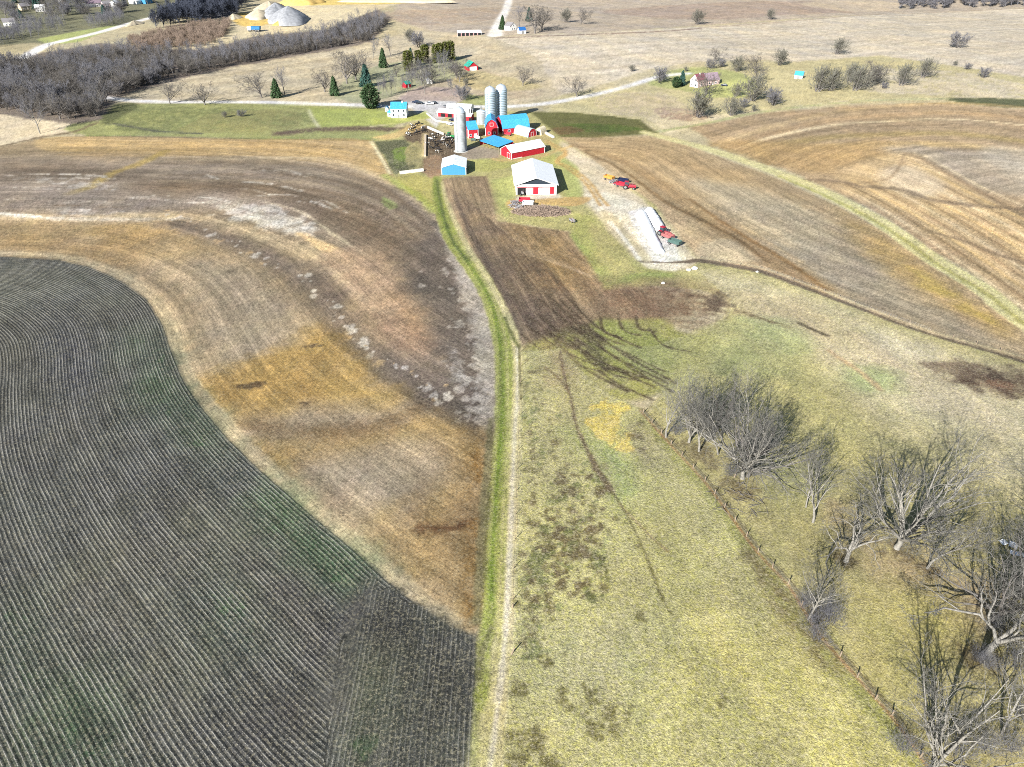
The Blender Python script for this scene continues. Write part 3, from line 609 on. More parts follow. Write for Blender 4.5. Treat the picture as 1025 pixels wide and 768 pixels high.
# drift of colour at several scales over everything
NA = fbm(GX, GY * .55, 7, 31, 5) - .5; NB = fbm(GX * .7 + GY * .5, GY * .4 - GX * .2, 16, 41, 5) - .5; NE = fbm(GX, GY * .6, 3, 51, 3) - .5
grain = np.random.RandomState(9).randn(NV) * np.where(CELL > 1.6, .5, 1.0)
NA = NA * np.where(CELL > 1.6, .6, 1); NE = NE * np.where(CELL > 1.6, .5, 1)
cb = (vnoise(UU / 2.2, GX * .01 + 3, 91) - .5) * .55 + (vnoise(UU / .9, GY * .02, 92) - .5) * .35 + (vnoise(UU / 7, GX * .01, 93) - .5) * .4
C *= (1 + .30 * cb * MIX[:, 1] * (np.abs(UU) > .01))[:, None]
C *= (1 + .17 * NA + .08 * NB + .12 * NE + .06 * grain)[:, None]
C[:, 0] *= 1 + .05 * NB + .04 * NE; C[:, 2] *= 1 - .10 * NB - .10 * NA
# overall tone of dry early-spring ground
g_ = (C @ np.array([.3, .59, .11]))[:, None]
st_ = np.isin(REG, [REGN.index('stubble_field')])[:, None]
C[:] = np.where(st_, g_ + (C - g_) * .82, g_ + (C - g_) * .97)
C[:] = np.where(st_, C * 1.065, C)
C[:] = np.where(np.isin(REG, [REGN.index('pasture')])[:, None], g_ * 1.05 + (C - g_) * .82, C)
C[:] = .64 + (C - .64) * 1.10
C[:, 2] *= 1.02
# far hills outside the picture
idx = np.where(GY > 1500)[0]
lay(idx, sstep(1500, 2100, GY[idx]), (140, 136, 112), (0, 0, .5))
# ------------------------------------------------------------------ helpers for objects
def tag(o, label=None, cat=None, group=None, kind=None):
    if label: o['label'] = label
    if cat: o['category'] = cat
    if group: o['group'] = group
    if kind: o['kind'] = kind
    return o

def lin(c):
    c = np.asarray(c, float) / 255.0
    return np.where(c <= .04045, c / 12.92, ((c + .055) / 1.055) ** 2.4)

GAIN = 1.62          # lit level ground: display value / albedo at the chosen sun and exposure

def mat(name, rgb, rough=.8, metal=0, noise=.12, nscale=1.5, spec=.3, bands=None, rust=None):
    """rgb = linear albedo"""
    m = bpy.data.materials.new(name); m.use_nodes = True
    nt = m.node_tree; b = nt.nodes['Principled BSDF']
    b.inputs['Roughness'].default_value = rough
    b.inputs['Metallic'].default_value = metal
    b.inputs['Specular IOR Level'].default_value = spec
    tc = nt.nodes.new('ShaderNodeTexCoord')
    nz = nt.nodes.new('ShaderNodeTexNoise'); nz.inputs['Scale'].default_value = nscale; nz.inputs['Detail'].default_value = 4
    nt.links.new(tc.outputs['Object'], nz.inputs['Vector'])
    mr = nt.nodes.new('ShaderNodeMapRange')
    mr.inputs['From Min'].default_value = .3; mr.inputs['From Max'].default_value = .7
    mr.inputs['To Min'].default_value = 1 - noise; mr.inputs['To Max'].default_value = 1 + noise
    nt.links.new(nz.outputs['Fac'], mr.inputs['Value'])
    mx = nt.nodes.new('ShaderNodeVectorMath'); mx.operation = 'SCALE'
    mx.inputs[0].default_value = rgb[:3]
    nt.links.new(mr.outputs['Result'], mx.inputs['Scale'])
    out = mx.outputs['Vector']
    if bands:      # (axis, period, amount) ribs or seams of the sheet
        sx = nt.nodes.new('ShaderNodeSeparateXYZ'); nt.links.new(tc.outputs['Object'], sx.inputs[0])
        mm = nt.nodes.new('ShaderNodeMath'); mm.operation = 'PINGPONG'; mm.inputs[1].default_value = bands[1]
        nt.links.new(sx.outputs[bands[0]], mm.inputs[0])
        r2 = nt.nodes.new('ShaderNodeMapRange'); r2.inputs['From Max'].default_value = bands[1] * .35
        r2.inputs['To Min'].default_value = 1 - bands[2]; r2.inputs['To Max'].default_value = 1.0
        nt.links.new(mm.outputs[0], r2.inputs['Value'])
        m2 = nt.nodes.new('ShaderNodeVectorMath'); m2.operation = 'SCALE'
        nt.links.new(out, m2.inputs[0]); nt.links.new(r2.outputs['Result'], m2.inputs['Scale']); out = m2.outputs['Vector']
    if rust:
        n2 = nt.nodes.new('ShaderNodeTexNoise'); n2.inputs['Scale'].default_value = rust[1]; n2.inputs['Detail'].default_value = 5
        nt.links.new(tc.outputs['Object'], n2.inputs['Vector'])
        cr = nt.nodes.new('ShaderNodeMapRange'); cr.inputs['From Min'].default_value = .52; cr.inputs['From Max'].default_value = .66
        nt.links.new(n2.outputs['Fac'], cr.inputs['Value'])
        m3 = nt.nodes.new('ShaderNodeMix'); m3.data_type = 'RGBA'
        nt.links.new(cr.outputs['Result'], m3.inputs['Factor']); nt.links.new(out, m3.inputs['A'])
        m3.inputs['B'].default_value = (*rust[0], 1); out = m3.outputs['Result']
    nt.links.new(out, b.inputs['Base Color'])
    return m

# ------------------------------------------------------------------ ground material
def ground_material():
    m = bpy.data.materials.new('ground_cover'); m.use_nodes = True
    nt = m.node_tree; N = nt.nodes; L = nt.links
    bs = N['Principled BSDF']; bs.inputs['Roughness'].default_value = .95; bs.inputs['Specular IOR Level'].default_value = .12
    def math_(op, a, b=None, c=None, clamp=False):
        n = N.new('ShaderNodeMath'); n.operation = op; n.use_clamp = clamp
        for i, v in enumerate((a, b, c)):
            if v is None: continue
            if isinstance(v, (int, float)): n.inputs[i].default_value = v
            else: L.new(v, n.inputs[i])
        return n.outputs[0]
    def rng(v, a, b, c, d, cl=True):
        n = N.new('ShaderNodeMapRange'); n.clamp = cl
        for k, x in zip(('From Min', 'From Max', 'To Min', 'To Max'), (a, b, c, d)):
            if isinstance(x, (int, float)): n.inputs[k].default_value = x
            else: L.new(x, n.inputs[k])
        L.new(v, n.inputs['Value']); return n.outputs['Result']
    def noise(vec, s, det=3, rough=.55):
        n = N.new('ShaderNodeTexNoise'); n.inputs['Scale'].default_value = s; n.inputs['Detail'].default_value = det; n.inputs['Roughness'].default_value = rough
        L.new(vec, n.inputs['Vector']); return n.outputs['Fac']
    at = N.new('ShaderNodeAttribute'); at.attribute_name = 'tint'
    am = N.new('ShaderNodeAttribute'); am.attribute_name = 'cover'
    au = N.new('ShaderNodeAttribute'); au.attribute_name = 'rowu'
    sp = N.new('ShaderNodeSeparateColor'); L.new(am.outputs['Color'], sp.inputs[0])
    row, strk, tuft = sp.outputs[0], sp.outputs[1], sp.outputs[2]
    geo = N.new('ShaderNodeNewGeometry'); pos = geo.outputs['Position']
    u = au.outputs['Fac']
    cx = N.new('ShaderNodeCombineXYZ')
    sx = N.new('ShaderNodeSeparateXYZ'); L.new(pos, sx.inputs[0])
    L.new(u, cx.inputs[0]); L.new(math_('MULTIPLY', sx.outputs[0], .06), cx.inputs[1]); L.new(math_('MULTIPLY', sx.outputs[1], .06), cx.inputs[2])
    cxv = cx.outputs[0]
    # rows
    wob = math_('MULTIPLY', noise(pos, .35, 2), .22)
    uu = math_('ADD', u, wob)
    ph = math_('PINGPONG', uu, .375)                       # 0 .. .45, period .9 m
    ridge = rng(ph, .0, .375, 0, 1)
    fleck = noise(pos, 5.0, 3, .7)
    pn = noise(pos, .12, 3)
    # straw line on top of each row, broken up
    line = rng(ridge, .66, .98, 0, 1)
    p2 = noise(cxv, .45, 3, .7)
    thr = math_('ADD', rng(pn, .35, .65, .58, .46), rng(p2, .3, .7, .10, -.10))
    lit = math_('MULTIPLY', line, rng(math_('SUBTRACT', fleck, thr), -.05, .07, 0, 1))
    loose = rng(noise(pos, 3.2, 4, .85), .57, .68, 0, .55)
    straw = math_('MULTIPLY', math_('MAXIMUM', math_('MULTIPLY', lit, 1.0), loose), row, clamp=True)
    furrow = rng(ridge, .0, .6, .70, 1.04)
    fmix = math_('ADD', math_('MULTIPLY', math_('SUBTRACT', furrow, 1.0), row), 1.0)
    s1 = rng(noise(cx.outputs[0], 1.5, 3, .7), .3, .7, -1, 1)
    s2 = rng(noise(cx.outputs[0], .35, 2), .3, .7, -1, 1)
    st = math_('ADD', math_('MULTIPLY', s1, .20), math_('MULTIPLY', s2, .12))
    s3 = rng(noise(cxv, .9, 4, .8), .34, .66, -.34, .34)
    stm = math_('ADD', math_('ADD', math_('MULTIPLY', st, strk), math_('MULTIPLY', s3, row)), 1.0)
    # grain everywhere
    g1 = rng(noise(pos, 2.6, 4, .85), .34, .66, -1, 1)
    g2 = rng(noise(pos, .8, 4, .75), .34, .66, -1, 1)
    g3 = rng(noise(pos, .13, 4, .7), .34, .66, -1, 1)
    gr = math_('ADD', math_('ADD', math_('MULTIPLY', g1, .50), math_('MULTIPLY', g2, .22)), math_('MULTIPLY', g3, .12))
    grm = math_('MULTIPLY_ADD', gr, 1.0, 1.04)
    tot = math_('MULTIPLY', math_('MULTIPLY', grm, stm), fmix)
    sc = N.new('ShaderNodeVectorMath'); sc.operation = 'SCALE'; L.new(at.outputs['Color'], sc.inputs[0]); L.new(tot, sc.inputs['Scale'])
    # grass colour drift: patches a little greener / paler
    hs = N.new('ShaderNodeMix'); hs.data_type = 'RGBA'; hs.blend_type = 'MULTIPLY'
    L.new(math_('MULTIPLY', rng(noise(pos, 1.3, 3, .7), .45, .62, 0, 1), math_('MULTIPLY', tuft, .55)), hs.inputs['Factor'])
    L.new(sc.outputs[0], hs.inputs['A']); hs.inputs['B'].default_value = (.86, .88, .42, 1)
    cm = N.new('ShaderNodeMix'); cm.data_type = 'RGBA'
    cf = math_('MULTIPLY', rng(noise(pos, 1.9, 4, .8), .50, .66, 0, 1), math_('MULTIPLY_ADD', tuft, .42, .14))
    L.new(cf, cm.inputs['Factor']); L.new(hs.outputs['Result'], cm.inputs['A']); cm.inputs['B'].default_value = (.50, .45, .31, 1)
    sw = N.new('ShaderNodeMix'); sw.data_type = 'RGBA'
    L.new(straw, sw.inputs['Factor']); L.new(cm.outputs['Result'], sw.inputs['A']); sw.inputs['B'].default_value = (.33, .315, .28, 1)
    L.new(sw.outputs['Result'], bs.inputs['Base Color'])
    # relief
    tn = noise(pos, 2.6, 4, .75)
    hb = math_('MULTIPLY', math_('MULTIPLY', tn, tuft), .36)
    hr = math_('MULTIPLY', math_('MULTIPLY', ridge, row), .12)
    hg = math_('MULTIPLY', noise(pos, 3.5, 3, .7), .05)
    hs_ = math_('MULTIPLY', math_('MULTIPLY', s1, strk), .02)
    hh = math_('ADD', math_('ADD', hb, hr), math_('ADD', hg, hs_))
    bp = N.new('ShaderNodeBump'); bp.inputs['Strength'].default_value = .9; bp.inputs['Distance'].default_value = 1.0
    L.new(hh, bp.inputs['Height']); L.new(bp.outputs[0], bs.inputs['Normal'])
    return m

GM = ground_material()

def build_ground():
    alb = np.clip(lin(np.clip(C, 0, 1) * 255) / GAIN, .005, .75)
    me_ix = np.arange(NV).reshape(NR, NC)
    quads = np.stack([me_ix[:-1, :-1], me_ix[:-1, 1:], me_ix[1:, 1:], me_ix[1:, :-1]], -1).reshape(-1, 4)
    fr = REG[quads[:, 0]]
    co = np.stack([GX, GY, GZ], 1).astype(np.float32)
    for k, nm in enumerate(REGN):
        q = quads[fr == k]
        if not len(q): continue
        used, inv = np.unique(q.ravel(), return_inverse=True)
        me = bpy.data.meshes.new(nm)
        me.vertices.add(len(used)); me.vertices.foreach_set('co', co[used].ravel())
        me.loops.add(len(q) * 4); me.loops.foreach_set('vertex_index', inv.astype(np.int32))
        me.polygons.add(len(q)); me.polygons.foreach_set('loop_start', np.arange(0, len(q) * 4, 4, dtype=np.int32))
        me.polygons.foreach_set('use_smooth', np.ones(len(q), bool))
        me.update(calc_edges=True)
        a = me.attributes.new('tint', 'FLOAT_COLOR', 'POINT')
        a.data.foreach_set('color', np.concatenate([alb[used], np.ones((len(used), 1))], 1).astype(np.float32).ravel())
        a = me.attributes.new('cover', 'FLOAT_COLOR', 'POINT')
        a.data.foreach_set('color', np.concatenate([MIX[used], np.ones((len(used), 1))], 1).astype(np.float32).ravel())
        a = me.attributes.new('rowu', 'FLOAT', 'POINT'); a.data.foreach_set('value', UU[used].astype(np.float32))
        me.materials.append(GM)
        o = bpy.data.objects.new(nm, me); COL.objects.link(o); o['kind'] = 'structure'
build_ground()

# ------------------------------------------------------------------ camera, light, sky
cam = bpy.data.cameras.new('camera'); co_ = bpy.data.objects.new('camera', cam); COL.objects.link(co_)
co_.location = (0, 0, CAMH); co_.rotation_euler = (math.pi / 2 - PIT, 0, 0)
cam.sensor_width = 36; cam.lens = F / 1024 * 36; cam.clip_end = 20000; cam.clip_start = .5
SC.camera = co_
sd = Vector((math.sin(SUN_AZ) * math.cos(SUN_EL), math.cos(SUN_AZ) * math.cos(SUN_EL), -math.sin(SUN_EL)))
sl = bpy.data.lights.new('sun', 'SUN'); sl.energy = 4.8; sl.angle = R(.5); sl.color = (1, .965, .90)
so = bpy.data.objects.new('sun', sl); COL.objects.link(so); so.rotation_euler = sd.to_track_quat('-Z', 'Y').to_euler(); so.location = (0, 0, 200)
wd = bpy.data.worlds.new('World'); SC.world = wd; wd.use_nodes = True
nt = wd.node_tree; sk = nt.nodes.new('ShaderNodeTexSky'); sk.sky_type = 'NISHITA'; sk.sun_disc = False
sk.sun_elevation = SUN_EL; sk.sun_rotation = math.atan2(-sd.x, -sd.y); sk.air_density = 1.0; sk.dust_density = .6
bg = nt.nodes['Background']; bg.inputs['Strength'].default_value = .05
nt.links.new(sk.outputs[0], bg.inputs['Color'])
SC.view_settings.view_transform = 'Standard'; SC.view_settings.look = 'None'
SC.view_settings.exposure = 1.20; SC.view_settings.gamma = 1.0; SC.view_settings.use_curve_mapping = False
SC.cycles.use_denoising = False
SC.cycles.filter_width = 1.0; SC.cycles.max_bounces = 4; SC.cycles.diffuse_bounces = 2
# ------------------------------------------------------------------ mesh building
class MB:
    def __init__(s): s.v = []; s.f = []; s.mi = []
    def add(s, vs, fs, mi=0):
        n = len(s.v); s.v += [tuple(v) for v in vs]; s.f += [tuple(i + n for i in f) for f in fs]; s.mi += [mi] * len(fs)
        return s
    def box(s, x0, x1, y0, y1, z0, z1, mi=0):
        return s.add([(x0, y0, z0), (x1, y0, z0), (x1, y1, z0), (x0, y1, z0), (x0, y0, z1), (x1, y0, z1), (x1, y1, z1), (x0, y1, z1)],
              [(0, 3, 2, 1), (4, 5, 6, 7), (0, 1, 5, 4), (1, 2, 6, 5), (2, 3, 7, 6), (3, 0, 4, 7)], mi)
    def bar(s, a, b, r, r2=None, n=6, mi=0):
        a = Vector(a); b = Vector(b); r2 = r if r2 is None else r2
        d = (b - a).normalized(); u = d.orthogonal().normalized(); w = d.cross(u)
        vs = []
        for p, q in ((a, r), (b, r2)):
            for k in range(n):
                t = 2 * math.pi * k / n; vs.append(p + u * math.cos(t) * q + w * math.sin(t) * q)
        fs = [(k, (k + 1) % n, n + (k + 1) % n, n + k) for k in range(n)] + [tuple(range(n))[::-1], tuple(range(n, 2 * n))]
        return s.add(vs, fs, mi)
    def lathe(s, prof, n=24, c=(0, 0), mi=0):
        m = len(prof); vs = []
        for r, z in prof:
            for k in range(n):
                t = 2 * math.pi * k / n; vs.append((c[0] + r * math.cos(t), c[1] + r * math.sin(t), z))
        fs = [(i * n + k, i * n + (k + 1) % n, (i + 1) * n + (k + 1) % n, (i + 1) * n + k) for i in range(m - 1) for k in range(n)]
        return s.add(vs, fs, mi)
    def prism(s, poly, z0, z1, mi=0):       # poly in XY extruded in z
        n = len(poly)
        vs = [(x, y, z0) for x, y in poly] + [(x, y, z1) for x, y in poly]
        fs = [(k, (k + 1) % n, n + (k + 1) % n, n + k) for k in range(n)] + [tuple(range(n))[::-1], tuple(range(n, 2 * n))]
        return s.add(vs, fs, mi)
    def slab(s, prof, y0, y1, mi=0):       # profile in XZ extruded along y
        n = len(prof)
        vs = [(x, y0, z) for x, z in prof] + [(x, y1, z) for x, z in prof]
        fs = [(k, (k + 1) % n, n + (k + 1) % n, n + k) for k in range(n)] + [tuple(range(n))[::-1], tuple(range(n, 2 * n))]
        return s.add(vs, fs, mi)
    def mesh(s, name, mats):
        me = bpy.data.meshes.new(name); me.from_pydata(s.v, [], s.f)
        for m in (mats if isinstance(mats, (list, tuple)) else [mats]): me.materials.append(m)
        if any(s.mi): me.polygons.foreach_set('material_index', s.mi)
        me.update(); return me
    def build(s, name, mats, parent=None, smooth=False, loc=None):
        me = s.mesh(name, mats)
        if smooth: me.polygons.foreach_set('use_smooth', [True] * len(me.polygons))
        o = bpy.data.objects.new(name, me); COL.objects.link(o)
        if parent: o.parent = parent
        if loc is not None: o.location = loc
        return o

def fix_normals(o):
    import bmesh
    bm = bmesh.new(); bm.from_mesh(o.data); bmesh.ops.recalc_face_normals(bm, faces=bm.faces); bm.to_mesh(o.data); bm.free(); return o

def thing(name, label, cat, loc, rz=0, group=None):
    o = bpy.data.objects.new(name, None); COL.objects.link(o); o.location = loc; o.rotation_euler = (0, 0, rz)
    o.empty_display_size = .5
    return tag(o, label, cat, group)

KIDS = {}
def kids(o): return list(o.children)
def copy_tree(o, parent=None):
    c = o.copy(); COL.objects.link(c)
    if parent: c.parent = parent
    for ch in CH.get(o.name, []): copy_tree(ch, c)
    return c
CH = {}
def index_children():
    CH.clear()
    for o in bpy.data.objects:
        if o.parent: CH.setdefault(o.parent.name, []).append(o)

def place(proto, loc, rz, sc, label, cat=None, group=None):
    c = copy_tree(proto); c.location = loc; c.rotation_euler = (0, 0, rz)
    c.scale = (sc, sc, sc) if not isinstance(sc, tuple) else sc
    c['label'] = label
    if cat: c['category'] = cat
    if group: c['group'] = group
    elif 'group' in c: del c['group']
    return c

# ------------------------------------------------------------------ materials
M = {}
M['red'] = mat('red_barn_paint', (.38, .014, .028), .6, noise=.22, bands=(0, .15, .18))
M['redb'] = mat('red_board_paint', (.36, .016, .028), .7, noise=.25, nscale=2)
M['white'] = mat('white_painted_metal', (.74, .76, .78), .5, noise=.05, bands=(0, .45, .06))
M['whitey'] = mat('white_roof_metal', (.80, .82, .84), .45, noise=.12, bands=(1, .45, .05))
M['dirtyw'] = mat('dirty_white_concrete', (.60, .58, .54), .9, noise=.18, nscale=.8)
M['blue'] = mat('blue_roof_metal', (.05, .30, .56), .5, noise=.22, bands=(0, .4, .12))
M['bluey'] = mat('blue_roof_metal_cross', (.05, .30, .58), .45, noise=.10, bands=(1, .4, .12))
M['bluew'] = mat('light_blue_wall_metal', (.05, .22, .42), .5, noise=.08, bands=(0, .45, .14))
M['paleb'] = mat('pale_blue_metal', (.42, .60, .72), .4, noise=.10, bands=(1, .4, .10))
M['silo'] = mat('silo_concrete_stave', (.36, .39, .41), .8, noise=.14, nscale=.9, bands=(2, .38, .16))
M['galv'] = mat('galvanised_steel', (.42, .52, .60), .35, metal=.35, noise=.12, nscale=.7, bands=(2, .7, .12))
M['dome'] = mat('galvanised_dome', (.55, .62, .68), .35, metal=.4, noise=.08)
M['dark'] = mat('dark_opening', (.012, .012, .014), .9, noise=.2)
M['glass'] = mat('window_glass', (.03, .045, .06), .1, noise=.1, spec=.6)
M['pink'] = mat('pinkish_siding', (.56, .42, .42), .7, noise=.08, bands=(2, .15, .08))
M['maroon'] = mat('maroon_shingle', (.22, .07, .10), .85, noise=.18, nscale=1.2)
M['grshing'] = mat('grey_shingle', (.20, .19, .20), .9, noise=.2, nscale=1.5)
M['purshing'] = mat('grey_purple_shingle', (.24, .18, .22), .9, noise=.2, nscale=1.5)
M['green'] = mat('green_roof_metal', (.015, .34, .26), .5, noise=.08, bands=(0, .4, .1))
M['siding'] = mat('white_siding', (.74, .74, .73), .65, noise=.05, bands=(2, .12, .07))
M['tan'] = mat('tan_siding', (.48, .40, .30), .7, noise=.08)
M['steel'] = mat('worn_steel', (.26, .27, .28), .5, metal=.5, noise=.2)
M['rubber'] = mat('black_rubber', (.018, .018, .019), .85)
M['wood'] = mat('weathered_wood', (.24, .19, .14), .95, noise=.3, nscale=6)
M['conc'] = mat('concrete', (.50, .49, .46), .9, noise=.14, nscale=.7)
M['plastic'] = mat('white_silage_plastic', (.82, .83, .85), .35, noise=.05, nscale=.6, spec=.5)
M['cream'] = mat('cream_cover', (.66, .58, .42), .8, noise=.12)
M['machred'] = mat('machine_red', (.34, .02, .04), .5, noise=.2)
M['machor'] = mat('machine_orange', (.50, .22, .05), .5, noise=.2)
M['machgreen'] = mat('machine_green', (.03, .20, .06), .5, noise=.2)
M['machgrey'] = mat('machine_grey', (.25, .26, .28), .6, noise=.2, rust=((.22, .09, .04), 2))
M['machpink'] = mat('faded_pink_paint', (.28, .10, .10), .6, noise=.2)
M['paintnavy'] = mat('navy_car_paint', (.012, .018, .05), .25, spec=.6)
M['paintblack'] = mat('black_car_paint', (.015, .015, .018), .25, spec=.6)
M['paintwhite'] = mat('white_car_paint', (.75, .76, .77), .3, spec=.6)
M['paintteal'] = mat('teal_plastic', (.06, .11, .10), .5)
M['hide'] = mat('black_hide', (.022, .020, .020), .8, noise=.3, nscale=3)
def cow_mat():
    m = bpy.data.materials.new('black_white_hide'); m.use_nodes = True; nt = m.node_tree; b = nt.nodes['Principled BSDF']
    tc = nt.nodes.new('ShaderNodeTexCoord'); oi = nt.nodes.new('ShaderNodeObjectInfo'); ad = nt.nodes.new('ShaderNodeVectorMath')
    nt.links.new(tc.outputs['Object'], ad.inputs[0])
    cx = nt.nodes.new('ShaderNodeMath'); cx.operation = 'MULTIPLY'; cx.inputs[1].default_value = 40
    nt.links.new(oi.outputs['Random'], cx.inputs[0]); nt.links.new(cx.outputs[0], ad.inputs[1])
    nz = nt.nodes.new('ShaderNodeTexNoise'); nz.inputs['Scale'].default_value = 1.4; nz.inputs['Detail'].default_value = 1
    nt.links.new(ad.outputs[0], nz.inputs['Vector'])
    cr = nt.nodes.new('ShaderNodeValToRGB'); cr.color_ramp.elements[0].position = .56; cr.color_ramp.elements[0].color = (.018, .016, .016, 1)
    cr.color_ramp.elements[1].position = .59; cr.color_ramp.elements[1].color = (.72, .69, .64, 1)
    nt.links.new(nz.outputs['Fac'], cr.inputs['Fac']); nt.links.new(cr.outputs['Color'], b.inputs['Base Color']); b.inputs['Roughness'].default_value = .8
    return m
M['cow'] = cow_mat()
M['bark'] = mat('pale_grey_bark', (.21, .20, .18), .95, noise=.25, nscale=3)
M['barkd'] = mat('grey_bark', (.14, .13, .125), .95, noise=.25, nscale=3)
M['twigl'] = mat('grey_green_twigs', (.15, .15, .125), .95, noise=.2, nscale=1)
M['twig'] = mat('pale_twigs', (.13, .128, .12), .95, noise=.2, nscale=1)
M['twigd'] = mat('purple_grey_twigs', (.155, .155, .175), .95, noise=.25, nscale=.6)
M['twigb'] = mat('brown_grey_twigs', (.13, .12, .11), .95, noise=.25, nscale=.6)
M['needle'] = mat('dark_green_needles', (.045, .085, .035), .9, noise=.35, nscale=1.5)
M['needleb'] = mat('blue_green_needles', (.035, .085, .07), .9, noise=.35, nscale=1.5)
M['cedar'] = mat('olive_green_foliage', (.10, .115, .025), .9, noise=.35, nscale=2)
M['darktwig'] = mat('dark_blue_grey_twigs', (.06, .07, .10), .95, noise=.3, nscale=.6)
M['truckblue'] = mat('truck_blue', (.03, .16, .36), .5)
M['scrub'] = mat('brown_scrub', (.26, .20, .16), .95, noise=.3)

# ------------------------------------------------------------------ buildings
def building(name, label, cat, A, B, depth, eave, ridge, wall, roof, ridge_along='depth', over=.5, gambrel=False, round_=False, openings=(), trim=None, bside=None, gable_in=None, chimney=None, roofth=.18, posts=None):
    """A, B: ground points (pixels) of the left and right foot of the front wall; y runs to the back"""
    a = G(*A) if not isinstance(A, Vector) else A; b = G(*B) if not isinstance(B, Vector) else B
    w = (b - a).length; mid = (a + b) / 2; rz = math.atan2(b.y - a.y, b.x - a.x)
    z = min(a.z, b.z) - .05
    t = thing(name, label, cat, (mid.x, mid.y, z), rz)
    hw = w / 2
    if ridge_along == 'depth': L, span = depth, w
    else: L, span = w, depth
    hs = span / 2
    if round_:
        prof = [(hs * math.cos(k / 12 * math.pi), ridge * math.sin(k / 12 * math.pi)) for k in range(13)]
    elif gambrel:
        prof = [(hs, eave), (hs * .62, eave + (ridge - eave) * .68), (0, ridge), (-hs * .62, eave + (ridge - eave) * .68), (-hs, eave)]
    else:
        prof = [(hs, eave), (0, ridge), (-hs, eave)]
    # local frame for "length": walls as a solid, profile in (s, z) extruded along the length
    def P(s_, l_, z_):      # s across the span, l along the length (0..L)
        return (s_, l_, z_) if ridge_along == 'depth' else (l_ - hw, depth / 2 - s_, z_)
    base = [(-hs, -.6), (hs, -.6)] if not round_ else [(-hs, -.6), (hs, -.6)]
    full = base + prof
    if round_: full = [(-hs, -.6), (hs, -.6)] + prof
    n = len(full); mb = MB()
    vs = [P(s_, 0, z_) for s_, z_ in full] + [P(s_, L, z_) for s_, z_ in full]
    fs = [(k, (k + 1) % n, n + (k + 1) % n, n + k) for k in range(n)] + [tuple(range(n))[::-1], tuple(range(n, 2 * n))]
    mb.add(vs, fs)
    wo = fix_normals(mb.build('wall', wall, t))
    # roof sheet with thickness and overhang
    rb = MB(); o = over
    if not round_:
        d = Vector((prof[0][0] - prof[1][0], prof[0][1] - prof[1][1])).normalized() * o
        rp = [(prof[0][0] + d.x, prof[0][1] + d.y)] + prof[1:-1] + [(prof[-1][0] - d.x, prof[-1][1] + d.y)]
    else: rp = [(x * 1.01, z_ * 1.01) for x, z_ in prof]
    lo = [(x, z_ + .02) for x, z_ in rp]; hi = [(x, z_ + .02 + roofth) for x, z_ in rp]
    m = len(rp); l0, l1 = -o, L + o
    vs = [P(x, l0, z_) for x, z_ in lo] + [P(x, l0, z_) for x, z_ in hi] + [P(x, l1, z_) for x, z_ in lo] + [P(x, l1, z_) for x, z_ in hi]
    fs = []
    for k in range(m - 1):
        fs += [(k, k + 1, 2 * m + k + 1, 2 * m + k), (m + k, m + k + 1, 3 * m + k + 1, 3 * m + k), (k, k + 1, m + k + 1, m + k), (2 * m + k, 2 * m + k + 1, 3 * m + k + 1, 3 * m + k)]
    fs += [(0, m, 3 * m, 2 * m), (m - 1, 2 * m - 1, 4 * m - 1, 3 * m - 1)]
    rb.add(vs, fs); ro = fix_normals(rb.build('roof', roof, t))
    if chimney:
        x, y, h = chimney
        MB().box(x - .4, x + .4, y - .4, y + .4, eave, ridge + h).build('chimney', M['conc'], ro)
    if trim:
        for sx in (-1, 1):
            for sy in (0, 1):
                cx = sx * hw; cy = sy * depth
                MB().box(cx - .12 if sx < 0 else cx - .1, cx + .1 if sx < 0 else cx + .12, cy - .12 if sy == 0 else cy - .1, cy + .1 if sy == 0 else cy + .12, -.3, (eave if not round_ else .4) - .02).build('corner_trim', trim, t)
    # openings: (face, centre along face, width, z0, z1, part, material, frame material or None)
    for f, c, ww, z0, z1, part, mt, fm in openings:
        q = MB(); g = MB(); e = .05
        def rect(bld, c, ww, z0, z1, e0, e1):
            if f == 'front': bld.box(c - ww / 2, c + ww / 2, -e1, -e0, z0, z1)
            elif f == 'back': bld.box(c - ww / 2, c + ww / 2, depth + e0, depth + e1, z0, z1)
            elif f == 'left': bld.box(-hw - e1, -hw - e0, c - ww / 2, c + ww / 2, z0, z1)
            else: bld.box(hw + e0, hw + e1, c - ww / 2, c + ww / 2, z0, z1)
        rect(q, c, ww, z0, z1, -.02, .06); po = q.build(part, mt, t)
        if fm:
            s = .12 if ww < 2.2 else .16
            for (c2, w2, a0, a1) in ((c - ww / 2 - s / 2, s, z0 - s, z1 + s), (c + ww / 2 + s / 2, s, z0 - s, z1 + s), (c, ww, z1, z1 + s), (c, ww, z0 - s, z0)):
                rect(g, c2, w2, a0, a1, -.02, .10)
            g.build('frame', fm, po)
    return t

def px_len(a, b): return (G(*a) - G(*b)).length

W_ = M['white']; GL = M['glass']; DK = M['dark']; RD = M['red']
# machine shed, big white roof
t = building('machine_shed', 'large machine shed with a broad white roof and red and white front wall', 'machine shed', (516.2, 195.3), (556, 195.1), 27, 4.6, 7.4, M['white'], M['whitey'], over=1.0, trim=W_, openings=[
    ('front', -6.2, 3.6, .1, 3.2, 'open_bay', DK, M['white']),
    ('front', -2.9, 2.6, .1, 3.2, 'sliding_door', M['whitey'], M['redb']),
    ('front', -.2, 2.3, .35, 3.2, 'wall_panel', RD, M['white']),
    ('front', 3.2, 4.2, .1, 3.2, 'sliding_door', M['whitey'], M['steel']),
    ('front', 6.7, 1.8, .35, 3.2, 'wall_panel', RD, M['white'])])
